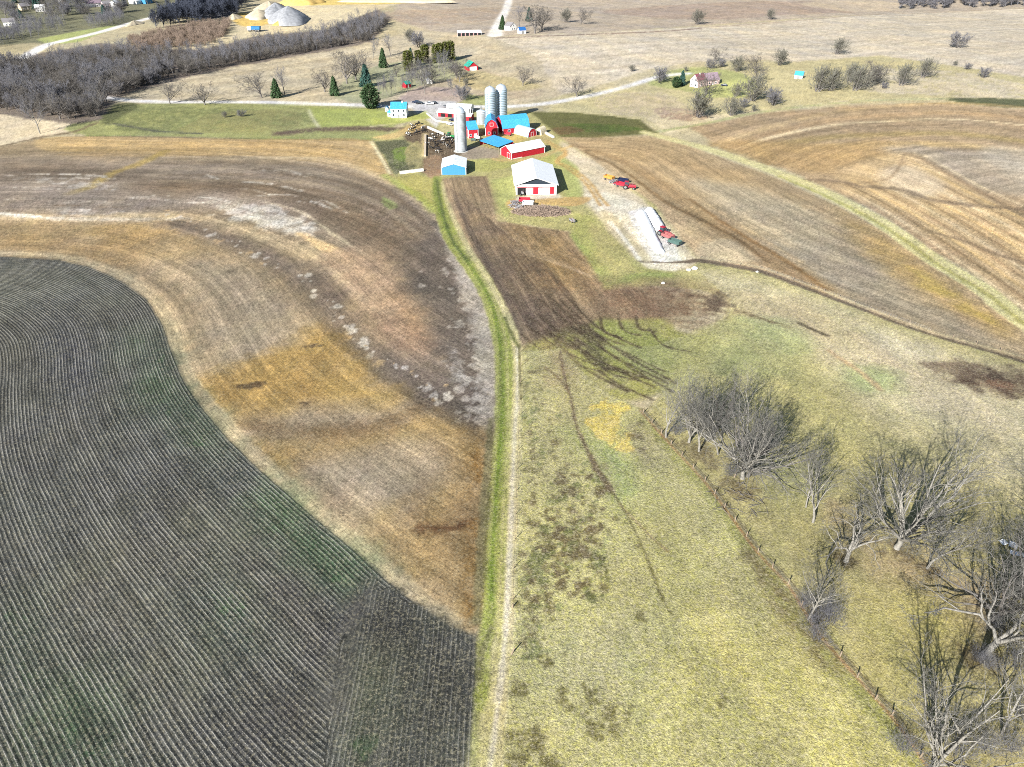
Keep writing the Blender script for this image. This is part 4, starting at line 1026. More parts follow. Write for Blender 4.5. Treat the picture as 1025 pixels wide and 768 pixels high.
# red pole shed
# open gable: shade under the overhang put in as a dark navy panel
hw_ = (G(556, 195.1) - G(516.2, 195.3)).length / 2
g_ = MB().slab([(-hw_ + 1.6, 4.62), (hw_ - 1.6, 4.62), (0, 7.15)], -.10, .02).build('gable_shade_panel', mat('painted_gable_shade', (.02, .03, .045), .6), t)
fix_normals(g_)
MB().box(-hw_ + .1, hw_ - .1, -.12, -.02, 3.5, 4.55).build('header_board', M['white'], t)
MB().box(-hw_ + .1, hw_ - .1, -.22, -.125, 3.25, 3.5).build('track_rail', M['redb'], t)
building('red_shed', 'long red shed with a white roof beside the low blue roof', 'shed', (511.5, 160), (544.5, 153.2), 9, 3.2, 5.6, RD, M['whitey'], ridge_along='width', over=.35, trim=W_, openings=[
    ('left', 2.4, 2.2, .2, 2.6, 'door', M['redb'], W_), ('front', -6.5, 5.6, .1, .35, 'base_board', W_, None)])
# blue fronted shed
building('blue_front_shed', 'small shed with pale roof and light blue gable wall beside the lone silo', 'shed', (442, 175.3), (466, 175.2), 14, 3.4, 5.0, M['bluew'], M['whitey'], over=.3, trim=W_, openings=[
    ('left', 5, 5.5, .1, 3, 'wall_panel', M['redb'], None)])
# main dairy barn with its two wings
A1 = G(503, 134.5); B1 = G(529, 132)
building('dairy_barn', 'long main barn with bright blue curved gambrel roof behind the farmyard', 'barn', A1, B1, 11, 3.0, 8.2, M['redb'], M['blue'], ridge_along='width', gambrel=True, over=.4, trim=W_, openings=[
    ('front', -4, 1.2, .9, 1.9, 'window', GL, W_), ('front', 0, 1.2, .9, 1.9, 'window', GL, W_), ('front', 4, 1.2, .9, 1.9, 'window', GL, W_), ('right', 4, 3, .1, 3, 'door', M['redb'], W_)])
building('cross_barn', 'blue roofed cross barn whose red gable faces the yard, left of the main barn', 'barn', (485.5, 136.2), (498, 136), 13, 4.6, 8.4, M['redb'], M['bluey'], gambrel=True, over=.4, trim=W_, openings=[
    ('front', -1.4, 1.0, .9, 1.9, 'window', GL, W_), ('front', 1.5, 1.0, .9, 1.9, 'window', GL, W_), ('front', 0, 1.6, 5.0, 6.5, 'loft_door', M['redb'], W_)])
building('calf_barn', 'small blue roofed red barn close beside the grey stave silo', 'barn', (468.6, 138.8), (478.2, 138), 12, 4.4, 7.2, M['redb'], M['blue'], ridge_along='width', over=.3, trim=W_, openings=[
    ('left', 2.2, 1.6, .1, 4.0, 'door', RD, W_), ('front', 1.2, 1.6, .1, 2.2, 'door', W_, None), ('front', -1.4, 1, 1, 2, 'window', GL, W_)])
# lean to: single pitch
def lean_to():
    a = G(479.5, 145.6); b = G(499, 152.5)
    w = (b - a).length; rz = math.atan2(b.y - a.y, b.x - a.x); mid = (a + b) / 2
    t = thing('open_lean_to', 'low open shelter with a flat blue metal roof against the red shed', 'shelter', mid, rz)
    hw = w / 2; D = 9.5
    MB().add([(-hw, -.3, 2.35), (hw, -.3, 2.35), (hw, D, 3.5), (-hw, D, 3.5), (-hw, -.3, 2.5), (hw, -.3, 2.5), (hw, D, 3.65), (-hw, D, 3.65)], [(0, 3, 2, 1), (4, 5, 6, 7), (0, 1, 5, 4), (1, 2, 6, 5), (2, 3, 7, 6), (3, 0, 4, 7)]).build('roof', M['blue'], t)
    MB().box(-hw + .1, hw - .1, D - .3, D - .15, -.3, 3.4).build('rear_wall', M['redb'], t)
    MB().box(-hw + .1, -hw + .25, 0.2, D - .32, -.3, 2.3).build('end_wall', M['redb'], t)
    for k in range(6):
        x = -hw + .2 + k * (w - .4) / 5
        MB().box(x - .1, x + .1, 0, .2, -.3, 2.36).build('post', M['wood'], t)
lean_to()
# quonset
building('round_roof_hut', 'pale blue round roofed hut with a red end wall in front of the main barn', 'hut', (514, 134), (528, 138), 6.5, 0, 4.0, M['redb'], M['paleb'], ridge_along='width', round_=True, over=0.15, roofth=.12, openings=[('right', 3.2, 1.8, .1, 2.2, 'door', RD, W_)])
# milk house row beyond the lone silo
building('low_white_shed', 'long low white roofed red shed behind the lone silo', 'shed', (438, 117), (458, 118.5), 7, 2.6, 3.8, M['redb'], M['whitey'], ridge_along='width', over=.6, trim=W_, openings=[('front', -3, 2.6, .1, 2.0, 'opening', DK, None), ('front', 1.2, 2.6, .1, 2.0, 'opening', DK, None), ('front', 5.2, 2.4, .1, 2.0, 'opening', DK, None)])
building('white_garage', 'plain white garage standing behind the long low white shed', 'garage', (447, 111.4), (455, 111.6), 6, 2.8, 3.6, M['white'], M['whitey'], ridge_along='width', over=.3, trim=W_, openings=[('front', 0, 2.6, .1, 2.2, 'door', M['steel'], W_)])
building('milk_house', 'white roofed milk house tucked behind the top of the lone silo', 'outbuilding', (456, 113), (470.5, 113.6), 8, 3, 4.2, M['siding'], M['whitey'], ridge_along='width', over=.3, trim=W_, openings=[('front', 4.6, 1.8, .1, 2.4, 'door', DK, W_), ('front', 0, 1.2, 1, 2, 'window', GL, W_)])
building('feed_room', 'narrow white and red feed room joining the lone silo and the barn', 'outbuilding', (462, 122), (471, 122.5), 6, 3, 4.0, M['redb'], M['whitey'], ridge_along='width', over=.3, openings=[('front', 2.4, 1.8, .1, 2.2, 'door', DK, None)])
# farmhouse
building('farmhouse', 'white two storey farmhouse with a blue roof beside the road', 'house', (391.5, 118.4), (406.5, 118.4), 9, 5.2, 7.8, M['siding'], M['blue'], ridge_along='width', over=.4, trim=W_, chimney=(2, 4, .8), openings=[
    ('front', -3, .9, 1, 2.3, 'window', GL, W_), ('front', 0, 1.0, .1, 2.1, 'door', M['steel'], W_), ('front', 3, .9, 1, 2.3, 'window', GL, W_), ('front', -3, .9, 3.4, 4.6, 'window', GL, W_), ('front', 0, .9, 3.4, 4.6, 'window', GL, W_), ('front', 3, .9, 3.4, 4.6, 'window', GL, W_)])
building('house_extension', 'low white extension at the left end of the blue roofed farmhouse', 'outbuilding', (387.8, 117.2), (391.2, 117.6), 5, 2.4, 3.3, M['siding'], M['blue'], ridge_along='width', over=.2, openings=[('front', 0, .8, .9, 1.9, 'window', GL, W_)])
building('round_hay_shed', 'cream rounded feed shelter at the right end of the barns', 'shelter', (535.5, 135), (541.5, 136), 5.5, 0, 3.6, M['cream'], M['cream'], round_=True, over=.1, roofth=.1, openings=[('front', 0, 1.6, .1, 2, 'door', DK, None)])

# silos
def silo(name, label, x, y, r, h, body, dome, ladder=True, hoops=26, flat=False):
    c = G(x, y)
    t = thing(name, label, 'silo', c)
    pr = [(r, -.5)]
    for k in range(hoops):
        z = .6 + k * (h - 1) / hoops
        pr += [(r, z - .07), (r + .05, z - .05), (r + .05, z + .05), (r, z + .07)]
    MB().lathe(pr + [(r, h)], 28).build('wall', body, t, smooth=True)
    dm = MB()
    if flat: dm.lathe([(r + .15, h - .1), (r + .15, h + .1), (r * .5, h + r * .28), (.05, h + r * .42)], 28)
    else: dm.lathe([(r + .12, h - .15), (r + .12, h + .05)] + [(r * math.cos(k / 7 * math.pi / 2) + .01, h + .05 + r * .82 * math.sin(k / 7 * math.pi / 2)) for k in range(8)], 28)
    d = dm.build('dome', dome, t, smooth=True)
    MB().lathe([(.35, h + r * .36), (.35, h + r * .82 + .45), (.02, h + r * .82 + .65)], 10).build('vent_cap', M['steel'], d)
    ch = MB()
    ch.lathe([(.55, 0.2), (.55, h - .2)], 10, (r * .86 + .2, r * .5)); ch.build('chute', body, t, smooth=True)
    lm = MB()
    for q in (-.22, .22): lm.bar((r * -.5 + q, -r * .9 - .15, 0), (r * -.5 + q, -r * .9 - .15, h), .035, n=4)
    for k in range(int(h / .5)): lm.bar((r * -.5 - .22, -r * .9 - .15, .3 + k * .5), (r * -.5 + .22, -r * .9 - .15, .3 + k * .5), .025, n=4)
    lm.build('ladder', M['steel'], t)
    MB().lathe([(0.01, .02), (r + .8, .02), (r + .8, -.5)], 24).build('footing', M['conc'], t)
    return t
silo('stave_silo', 'tall pale grey stave silo standing alone left of the barns', 460.7, 151.5, 2.75, 18.8, M['silo'], M['dome'], hoops=34)
silo('steel_silo', 'left of the twin tall bluish steel silos, slightly shorter', 490.5, 124, 2.9, 17.3, M['galv'], M['dome'], hoops=18)
silo('steel_silo', 'right of the twin tall bluish steel silos, the taller one', 501.3, 121.5, 3.05, 17.2, M['galv'], M['dome'], hoops=18)
silo('squat_silo', 'short wide grey silo between the lone silo and the twin silos', 481.3, 124, 2.5, 6.6, M['silo'], M['dome'], hoops=10, flat=True)
# ------------------------------------------------------------------ trees
def tube_mesh(name, lines, mats, sides_of):
    """lines: (points Nx3, radii N, level)"""
    V = []; Fc = []; nv = 0
    for pts, rad, lv in lines:
        pts = np.asarray(pts, float); n = sides_of(lv); m = len(pts)
        d = np.gradient(pts, axis=0); d /= np.linalg.norm(d, axis=1)[:, None] + 1e-9
        ref = np.array([0, 0, 1.0]) if abs(d[0][2]) < .9 else np.array([1.0, 0, 0])
        u = np.cross(d, ref); u /= np.linalg.norm(u, axis=1)[:, None] + 1e-9
        w = np.cross(d, u)
        t = np.arange(n) * 2 * np.pi / n
        ring = pts[:, None, :] + (u[:, None, :] * np.cos(t)[None, :, None] + w[:, None, :] * np.sin(t)[None, :, None]) * np.asarray(rad)[:, None, None]
        V.append(ring.reshape(-1, 3))
        i = np.arange(m - 1)[:, None] * n; k = np.arange(n)[None, :]
        q = np.stack([i + k, i + (k + 1) % n, i + n + (k + 1) % n, i + n + k], -1).reshape(-1, 4) + nv
        Fc.append(q); nv += m * n
    V = np.concatenate(V); Fc = np.concatenate(Fc)
    me = bpy.data.meshes.new(name)
    me.vertices.add(len(V)); me.vertices.foreach_set('co', V.astype(np.float32).ravel())
    me.loops.add(len(Fc) * 4); me.loops.foreach_set('vertex_index', Fc.astype(np.int32).ravel())
    me.polygons.add(len(Fc)); me.polygons.foreach_set('loop_start', np.arange(0, len(Fc) * 4, 4, dtype=np.int32))
    me.polygons.foreach_set('use_smooth', np.ones(len(Fc), bool)); me.update(calc_edges=True)
    me.materials.append(mats); return me

def grow_tree(seed, H, r0, stems, nbr, spread=.6, low=.12, twig=.02, wig=.16, lean=(0, 0), up=.10, min_level=4):
    """bare broadleaf: list of (pts, radii, level)"""
    rng = np.random.RandomState(seed); out = []
    def branch(p, d, L, r, lv):
        n = [6, 6, 5, 4, 3, 3][lv]
        pts = [p.copy()]; rad = [r]; dd = d.copy()
        for k in range(n):
            dd = dd + rng.randn(3) * wig * (1 + .25 * lv) * .8; dd[2] += up * (1 if lv < 3 else .5)
            dd /= np.linalg.norm(dd)
            p = p + dd * L / n; pts.append(p.copy())
            rad.append(max(r * (1 - .82 * (k + 1) / n), twig * .6))
        out.append((pts, rad, lv))
        if lv >= min(min_level, len(nbr)): return
        m = nbr[lv]
        for j in range(m):
            f = (low if lv == 0 else .18) + (1 - (low if lv == 0 else .18)) * (j + rng.rand() * .8) / m
            f = min(f, .99); i = min(int(f * n), n - 1); q = f * n - i
            p0 = np.array(pts[i]) * (1 - q) + np.array(pts[i + 1]) * q
            loc = np.array(pts[i + 1]) - np.array(pts[i]); loc /= np.linalg.norm(loc)
            a = rng.rand() * 2 * np.pi
            ref = np.cross(loc, [0.3, 0.2, 1]); ref /= np.linalg.norm(ref) + 1e-9; r2 = np.cross(loc, ref)
            sd_ = ref * np.cos(a) + r2 * np.sin(a)
            ang = spread * (.75 + .6 * rng.rand()) * (1.15 if lv > 0 else 1)
            nd = loc * np.cos(ang) + sd_ * np.sin(ang)
            rr = (rad[i] * (1 - q) + rad[i + 1] * q) * (.55 + .2 * rng.rand())
            if lv == 0: LL = L * (.62 - .25 * f) * (.85 + .3 * rng.rand())
            else: LL = L * (.62 - .28 * f) * (.7 + .5 * rng.rand())
            branch(p0, nd, LL, max(rr, twig), lv + 1)
    for s in range(stems):
        a = rng.rand() * 6.28; k = 0 if stems == 1 else .25 + .3 * rng.rand()
        d = np.array([math.cos(a) * k + lean[0], math.sin(a) * k + lean[1], 1.0]); d /= np.linalg.norm(d)
        branch(np.array([.25 * math.cos(a) * (stems > 1), .25 * math.sin(a) * (stems > 1), -.3]), d, H * (1 if s == 0 else .8 + .2 * rng.rand()), r0 * (1 if s == 0 else .75), 0)
    return out

def forked_tree(seed, H, r0, limbs, nbr, spread, fork=.16, twig=.02, wig=.14, lean=(0, 0), open_=.55):
    """short trunk breaking low into several long ascending limbs (oak / maple habit)"""
    rng = np.random.RandomState(seed)
    out = []
    ht = H * fork
    d0 = np.array([lean[0], lean[1], 1.0]); d0 /= np.linalg.norm(d0)
    pts = [np.array([0, 0, -.3]) + d0 * (ht + .3) * k / 3 + (rng.randn(3) * .05 if k else 0) for k in range(4)]
    out.append((pts, [r0 * 1.35, r0 * 1.02, r0 * .92, r0 * .9], 0))
    top = pts[-1]
    for l in range(limbs):
        a = 2 * math.pi * (l + .6 * rng.rand()) / limbs
        k = open_ * (.35 + .9 * rng.rand())
        if l == 0: k = .1
        d = d0 + np.array([math.cos(a) * k, math.sin(a) * k, 0]); d /= np.linalg.norm(d)
        L = (H - ht) * (.85 + .25 * rng.rand()) / max(d[2], .55) * .92
        sub = grow_tree(seed * 31 + l, L, r0 * (.62 if l else .72), 1, nbr, spread, .10, twig, wig, (0, 0), .045)
        # turn sub tree from +z to d
        z = np.array([0, 0, 1.0]); v = np.cross(z, d); c = d[2]; s = np.linalg.norm(v)
        K = np.array([[0, -v[2], v[1]], [v[2], 0, -v[0]], [-v[1], v[0], 0]])
        Rm = np.eye(3) + K + K @ K * ((1 - c) / (s * s + 1e-9))
        for p_, r_, lv in sub:
            out.append(([Rm @ (np.array(q) + np.array([0, 0, .3])) + top - d * .25 for q in p_], r_, lv + (0 if lv == 0 else 0)))
    return out

def tree_thing(name, cat, lines, trunk_mat, twig_mat, split=1, sides=lambda l: [7, 5, 4, 3, 3, 3][l]):
    t = bpy.data.objects.new(name, None); COL.objects.link(t); t['category'] = cat; t['label'] = 'bare tree'
    a = [x for x in lines if x[2] <= split]; b = [x for x in lines if x[2] > split]
    o = bpy.data.objects.new('trunk', tube_mesh('trunk', a, trunk_mat, sides)); COL.objects.link(o); o.parent = t
    if b:
        o = bpy.data.objects.new('branches', tube_mesh('branches', b, twig_mat, sides)); COL.objects.link(o); o.parent = t
    return t

def first_or_copy(proto_list, used, k):
    return k

PROTO = {}
# near trees (metres)
PROTO['oak'] = tree_thing('bare_tree', 'tree', forked_tree(11, 17, .44, 9, [8, 6, 3, 2], .54, .13, .021, wig=.17, open_=.72), M['bark'], M['twig'])
PROTO['oak2'] = tree_thing('bare_tree', 'tree', forked_tree(23, 16, .38, 7, [7, 5, 3, 2], .6, .12, .022, wig=.18, open_=.7), M['bark'], M['twig'])
PROTO['slim'] = tree_thing('bare_tree', 'tree', grow_tree(7, 15, .26, 1, [14, 6, 4, 2], .55, .22, .018, .10), M['bark'], M['twig'])
PROTO['crook'] = tree_thing('bare_tree', 'tree', forked_tree(41, 11, .34, 4, [5, 5, 4, 2], .85, .22, .022, wig=.32, open_=.9), M['bark'], M['twig'])
PROTO['spread'] = tree_thing('bare_tree', 'tree', forked_tree(57, 15, .38, 6, [7, 5, 3, 2], .6, .10, .022, wig=.2, open_=.85), M['barkd'], M['twig'])
# scrub clump, near
PROTO['brush'] = tree_thing('bare_brush', 'bush', grow_tree(77, 4.0, .03, 20, [6, 3], .6, .2, .012, .2, min_level=2), M['barkd'], M['twigd'], split=0, sides=lambda l: 3)
# far trees, few but thicker twigs
def far_tree(seed, H, kind):
    if kind == 'wide': L = forked_tree(seed, H, .30, 5, [6, 5, 4], .75, .14, .05, open_=.8)
    elif kind == 'tall': L = grow_tree(seed, H, .28, 1, [14, 6, 4], .6, .3, .05, .1, min_level=3)
    else: L = grow_tree(seed, H, .14, 7, [9, 5, 4], .6, .1, .045, .16, min_level=3)
    return [x for x in L if x[2] < 4 and (x[2] < 3 or kind != 'wide' or hash((seed, round(x[0][0][0], 3))) % 1 == 0)]
def far_thing(name, cat, seed, H, kind, tm, bm_):
    L = [x for x in far_tree(seed, H, kind) if x[2] <= 3]
    return tree_thing(name, cat, L, tm, bm_, sides=lambda l: [5, 4, 3, 3][l])
PROTO['f_wide'] = far_thing('bare_tree', 'tree', 5, 11, 'wide', M['barkd'], M['twigb'])
PROTO['f_wide2'] = far_thing('bare_tree', 'tree', 15, 10, 'wide', M['barkd'], M['twigb'])
PROTO['f_tall'] = far_thing('bare_tree', 'tree', 6, 14, 'tall', M['bark'], M['twigd'])
PROTO['f_tall2'] = far_thing('bare_tree', 'tree', 16, 13, 'tall', M['barkd'], M['twigd'])
PROTO['f_bush'] = far_thing('bare_bush', 'bush', 8, 7, 'bush', M['barkd'], M['twigl'])
PROTO['f_bushd'] = far_thing('bare_bush', 'bush', 9, 6, 'bush', M['barkd'], M['twigd'])

def foliage(prof, n, size, seed, droop=.25, core=.55):
    """leaf clumps spread in a body of revolution; prof(z 0..1) -> radius"""
    rng = np.random.RandomState(seed); mb = MB()
    lob = rng.rand(9) * 6.28
    for i in range(n):
        z = rng.rand() ** .85
        r = prof(z); a = rng.rand() * 6.28
        r *= (1 + .16 * math.sin(3 * a + lob[0] + 5 * z) + .12 * math.sin(5 * a + lob[1] - 9 * z))
        q = r * (core + (1 - core) * rng.rand() ** .6) * (1 + .1 * rng.randn())
        H = foliage.H
        c = Vector((math.cos(a) * q, math.sin(a) * q, z * H + rng.randn() * .02 * H))
        s = size * (.6 + .8 * rng.rand())
        o = Vector((math.cos(a), math.sin(a), -droop + .3 * rng.randn())).normalized()
        t = Vector((-math.sin(a), math.cos(a), .5 * rng.randn())).normalized()
        p = [c - o * s * .5 - t * s * .35, c - o * s * .4 + t * s * .35, c + o * s * .7 + t * s * .18, c + o * s * .75 - t * s * .18]
        mb.add(p, [(0, 1, 2, 3)])
    return mb
def evergreen(name, cat, H, R_, n, size, seed, mt, kind):
    t = bpy.data.objects.new(name, None); COL.objects.link(t); t['category'] = cat; t['label'] = 'x'
    foliage.H = H
    if kind == 'cone': pf = lambda z: R_ * (1 - z) ** .85 * (.55 + .45 * min(1, z * 8 + .2)) + .08
    elif kind == 'round': pf = lambda z: R_ * math.sin(math.pi * min(max(z * .92 + .06, 0), 1)) ** .6
    else: pf = lambda z: R_ * (.95 if z < .8 else .95 * math.sqrt(max(0, 1 - ((z - .8) / .22) ** 2)) + .05) * (.75 + .25 * min(1, z * 6))
    foliage(pf, n, size, seed, droop=.5 if kind == 'cone' else .0).build('crown', mt, t)
    MB().bar((0, 0, -.4), (0, 0, H * .9), R_ * .09 + .08, .04, 6).build('trunk', M['wood'], t)
    return t
PROTO['spruce'] = evergreen('spruce_tree', 'evergreen', 10, 2.4, 1500, .75, 1, M['needle'], 'cone')
PROTO['spruceb'] = evergreen('spruce_tree', 'evergreen', 10, 2.6, 1500, .75, 2, M['needleb'], 'cone')
PROTO['cedar'] = evergreen('cedar_tree', 'evergreen', 9, 1.7, 1300, .6, 3, M['cedar'], 'column')
PROTO['pine'] = evergreen('pine_tree', 'evergreen', 9, 4.0, 2400, .8, 4, M['needle'], 'round')
index_children()
USED = set()
def put(kind, x, y, H=None, rz=0, label='', group=None, base=None, name=None, cat=None, wide=1.0, tilt=None, world=False):
    """place a tree so that its foot stands at picture place x, y; H scales it"""
    nat = {'oak': 18, 'oak2': 16, 'slim': 15, 'crook': 11, 'spread': 15, 'brush': 4, 'f_wide': 11, 'f_wide2': 10, 'f_tall': 14, 'f_tall2': 13, 'f_bush': 7, 'f_bushd': 6, 'spruce': 10, 'spruceb': 10, 'cedar': 9, 'pine': 9}[kind]
    s = (H or nat) / nat
    p = G(x, y) if not world else Vector((x, y, gz(x, y)))
    if kind not in USED: o = PROTO[kind]; USED.add(kind)
    else: o = copy_tree(PROTO[kind])
    if 'group' in o: del o['group']
    o.location = p - Vector((0, 0, .05)); o.rotation_euler = (tilt[0] if tilt else 0, tilt[1] if tilt else 0, rz); o.scale = (s * wide, s * wide, s)
    o['label'] = label
    if group: o['group'] = group
    if cat: o['category'] = cat
    return o
GN = 'bare trees in the near pasture'
put('slim', 666, 438, 11, .4, 'small pale tree leaning by the fence corner, leftmost of the near trees', wide=1.2)
put('oak2', 689, 443, 13, 1.1, 'pale leafless tree with low trunk just behind the fence, second from its corner', wide=1.0)
put('slim', 699, 452, 14, 2.0, 'straight pale trunked tree standing closest to the fence in the first clump', wide=1.1)
put('slim', 718, 455, 13, 3.3, 'thin white barked tree slanting right inside the first clump', wide=.9, tilt=(.1, .3))
put('oak', 742, 479, 16, .3, 'large spreading pale tree with many stems at the front of the first clump', wide=1.15)
put('spread', 748, 477, 15, 4.4, 'broad tree leaning right out of the front of the first clump', wide=1.0, tilt=(.0, .22))
put('spread', 716, 432, 13, 2.6, 'dark twigged tree at the back of the first clump', wide=1.0)
put('slim', 813, 523, 12.5, 1.9, 'upright pale tree alone between the first clump and the giant fan tree', wide=1.25)
put('slim', 806, 508, 9, .9, 'thin small tree just behind the lone upright pale tree', wide=1.0)
put('crook', 846, 562, 11, 1.2, 'crooked white trunked tree with tangled limbs left of the giant fan tree', wide=1.15)
put('oak', 897, 549, 18.5, 2.2, 'giant fan shaped tree with pale ascending limbs in mid pasture', wide=1.12)
put('slim', 927, 569, 13, 5.2, 'slender forked tree leaning right below the giant fan tree', wide=1.1, tilt=(0, .12))
put('slim', 808, 620, 12, 4.1, 'slim white tree on the fence line inside a haze of brush', wide=1.0)
put('crook', 983, 657, 15, .2, 'massive pale trunk leaning right near the edge of the pasture', wide=1.2, tilt=(0, .35))
put('spread', 992, 622, 15, 1.4, 'dense grey tree behind the massive leaning trunk', wide=1.0)
put('spread', 1015, 598, 13, 3.9, 'spreading grey tree just below the white scrap in the pasture', wide=.95)
put('oak2', 932, 772, 15.5, 5.5, 'tall tree cut by the bottom edge casting the longest shadow', wide=1.0)
put('slim', 1002, 735, 12, .7, 'bushy grey tree in the bottom right corner', wide=1.05)
put('oak', 1050, 640, 15, 1.0, 'pale tree reaching in over the right edge of the pasture')
put('oak2', 1052, 560, 14, 2.0, 'dark tree entering at the right edge beside the white scrap')
rb_ = np.random.RandomState(12)
BR = [(724, 436), (708, 444), (734, 462), (752, 474), (730, 478), (700, 430), (676, 434), (745, 452), (760, 462), (770, 448), (812, 622), (822, 612), (800, 606), (816, 636), (830, 622), (975, 660), (990, 670), (1000, 640), (1012, 668), (960, 762), (985, 756), (1010, 748), (1020, 720), (905, 752), (890, 758), (975, 640), (1010, 625), (780, 470), (830, 520), (850, 548), (1018, 585)]
for k, (x, y) in enumerate(BR[:24]):
    put('brush', x + rb_.randn() * 2, y + rb_.randn() * 2, 2.6 + rb_.rand() * 1.8, rb_.rand() * 6, 'low grey leafless brush growing under the near pasture trees', group='leafless brush under the near trees', wide=1.3)
# ------------------------------------------------------------------ trees in the middle distance
GF = 'bare trees scattered in the far pastures'
for k, (x, y, knd, H, lab) in enumerate([
    (658.5, 83, 'f_bushd', 9, 'round purple grey bare tree beside the drive, left of the pink house'),
    (706, 95, 'f_wide', 14, 'wide bare tree in front of the pink house, hiding half of it'),
    (698.5, 118, 'f_bush', 13, 'many stemmed bare tree on the pale bank below the pink house'),
    (731, 116, 'f_bush', 9, 'brownish bare tree at the bank, right of the many stemmed one'),
    (743, 108, 'f_bushd', 5, 'small round purple bush between the brown tree and the tall shrubs'),
    (754, 112, 'f_bush', 3.5, 'lowest flat brown bush on the pale bank'),
    (753, 101.5, 'f_bush', 13, 'large leaning grey bare tree on the slope right of the green lawn'),
    (774, 106, 'f_bushd', 9, 'purplish bare shrub at the right end of the slope thicket'),
    (736, 97, 'f_bush', 7, 'low grey shrub just below the bright green lawn'),
    (757, 83, 'f_wide2', 11, 'dense grey tree halfway up beside the bright green lawn'),
    (755, 73, 'f_wide', 12, 'largest grey crown in the row above the bright green lawn'),
    (737, 72, 'f_bush', 9, 'pale bare tree just left of the largest grey crown'),
    (779.5, 66, 'f_bush', 10, 'lone bare tree right of the thicket by the pink house'),
    (711, 69, 'f_bushd', 6, 'dark purple shrub right behind the pink house'),
    (721, 67.5, 'f_bushd', 5, 'dark low shrub behind the right corner of the pink house'),
    (686, 72, 'f_bush', 3, 'small brown bush at the drive above the pink house'),
    (715, 62, 'f_wide2', 9, 'thin bare tree at the field edge behind the pink house'),
    (836, 55, 'f_bush', 11, 'pale spreading bare tree alone above the row of leaning trees'),
    (816.5, 92, 'f_bush', 14, 'leftmost of the leaning trees in the right hand row'),
    (829.6, 91, 'f_bush', 12, 'second of the leaning trees in the right hand row'),
    (848, 83, 'f_bush', 11, 'tree at the back of the right hand row, between its two pairs'),
    (854, 91, 'f_bush', 13, 'leaning tree just right of the gap in the right hand row'),
    (866, 88, 'f_wide', 15, 'tallest leaning tree near the right end of the row'),
    (873, 84, 'f_bush', 10, 'last and lighter tree of the right hand row'),
    (882, 89, 'f_bushd', 4, 'low purple brush at the foot of the row of leaning trees'),
    (900, 86, 'f_bush', 12, 'grey tree standing between the row and the last small tree'),
    (922, 78, 'f_bush', 11, 'small leaning tree farthest right in the rough pasture'),
    (958, 48.5, 'f_bushd', 11, 'lone dark bush on the wide pale field at upper right'),
    (967, 70, 'f_bushd', 4, 'tiny bush on the faint line at the right edge pasture, upper one'),
    (982, 78, 'f_bushd', 6, 'thin purple bush on the faint line at the right edge pasture, lower one'),
    (955, 66, 'f_bush', 3, 'smallest dark tuft on the faint line at the right edge pasture'),
    (40, 134, 'f_tall', 14, 'single bare tree at the far left corner of the brown field'),
    (170, 104, 'f_wide', 12, 'bare tree on the roadside at the right end of the woods'),
    (205, 105.5, 'f_wide2', 11, 'bare tree on the roadside above the green meadow'),
    (261.5, 98, 'f_wide', 14, 'tall bare tree left of the small dark spruce by the road'),
    (285, 96, 'f_tall2', 13, 'bare tree touching the right side of the small dark spruce'),
    (325, 92.5, 'f_wide2', 13, 'bare tree left of the thin spruce by the road'),
    (347, 84, 'f_wide', 19, 'big round purple grey crown above the homestead'),
    (356, 80, 'f_wide2', 16, 'bare crown touching the right side of the big round one'),
    (373, 60, 'f_tall', 13, 'bare tree up the slope left of the pointed spruce'),
    (391, 57, 'f_tall2', 13, 'bare tree up the slope right of the pointed spruce'),
    (419, 48, 'f_bushd', 11, 'purple bare tree on the slope above the clipped cedars'),
    (523, 86, 'f_wide', 11, 'broad low bare tree in the field right of the twin silos'),
    (576.6, 97, 'f_wide2', 11, 'bare tree standing on the road right of the twin silos'),
    (461.5, 100.5, 'f_bushd', 8, 'small round dark bush left of the twin silos'),
    (454, 73, 'f_bushd', 5, 'low grey brush in the yard of the green roofed barn'),
    (466, 86, 'f_bush', 4, 'thin grey brush on the slope above the twin silos'),
    (535, 34, 'f_wide', 22, 'large purple crown beside the far white house'),
    (542, 31, 'f_wide2', 17, 'purple crown at the right side of the largest far one'),
    (519, 29, 'f_tall2', 15, 'bare tree just behind the far white house'),
    (566, 23, 'f_bush', 11, 'left of two bare shrubs on the far brown field'),
    (581, 25, 'f_wide', 14, 'right of two bare shrubs on the far brown field'),
    (697, 25, 'f_bush', 12, 'tiny bare tree on the boundary of the far hay field'),
    (770, 20, 'f_bush', 9, 'faint bare bush at the top edge of the wide field'),
    (632, 72, 'f_bush', 4, 'small lone shrub left above the pink house drive'),
    (410, 42, 'f_bush', 9, 'bare tree at the left end of the slope above the cedars'),
    (225, 118, 'f_bush', 3, 'low dry weed clump in the middle of the meadow'),
    (242, 117, 'f_bushd', 3.5, 'wider dry weed clump in the middle of the meadow')]):
    if knd in ('f_bush', 'f_bushd') and x > 800 and x < 930: tl = (-.1, .38)
    else: tl = None
    o = put(knd, x, y, H, k * 1.3 if not tl else 0, lab, wide=1.25, tilt=tl)
# bare trees in the homestead garden
rg = np.random.RandomState(4)
for k in range(16):
    x = 396 + rg.rand() * 66; y = 66 + rg.rand() * 30
    put('f_tall' if k % 2 else 'f_wide2', x, y, 8 + rg.rand() * 4, rg.rand() * 6, 'slender bare tree in the homestead garden around the sheds', group='bare garden trees of the homestead', wide=1.1)
for k in range(9):
    put('f_tall2' if k % 2 else 'f_tall', 376 + k * 5 + rg.rand() * 3, 97 - k * 1.2 + rg.rand() * 3, 8 + rg.rand() * 3, rg.rand() * 6, 'thin bare tree in the row along the bank by the big pine', group='thin trees along the bank', wide=.8)
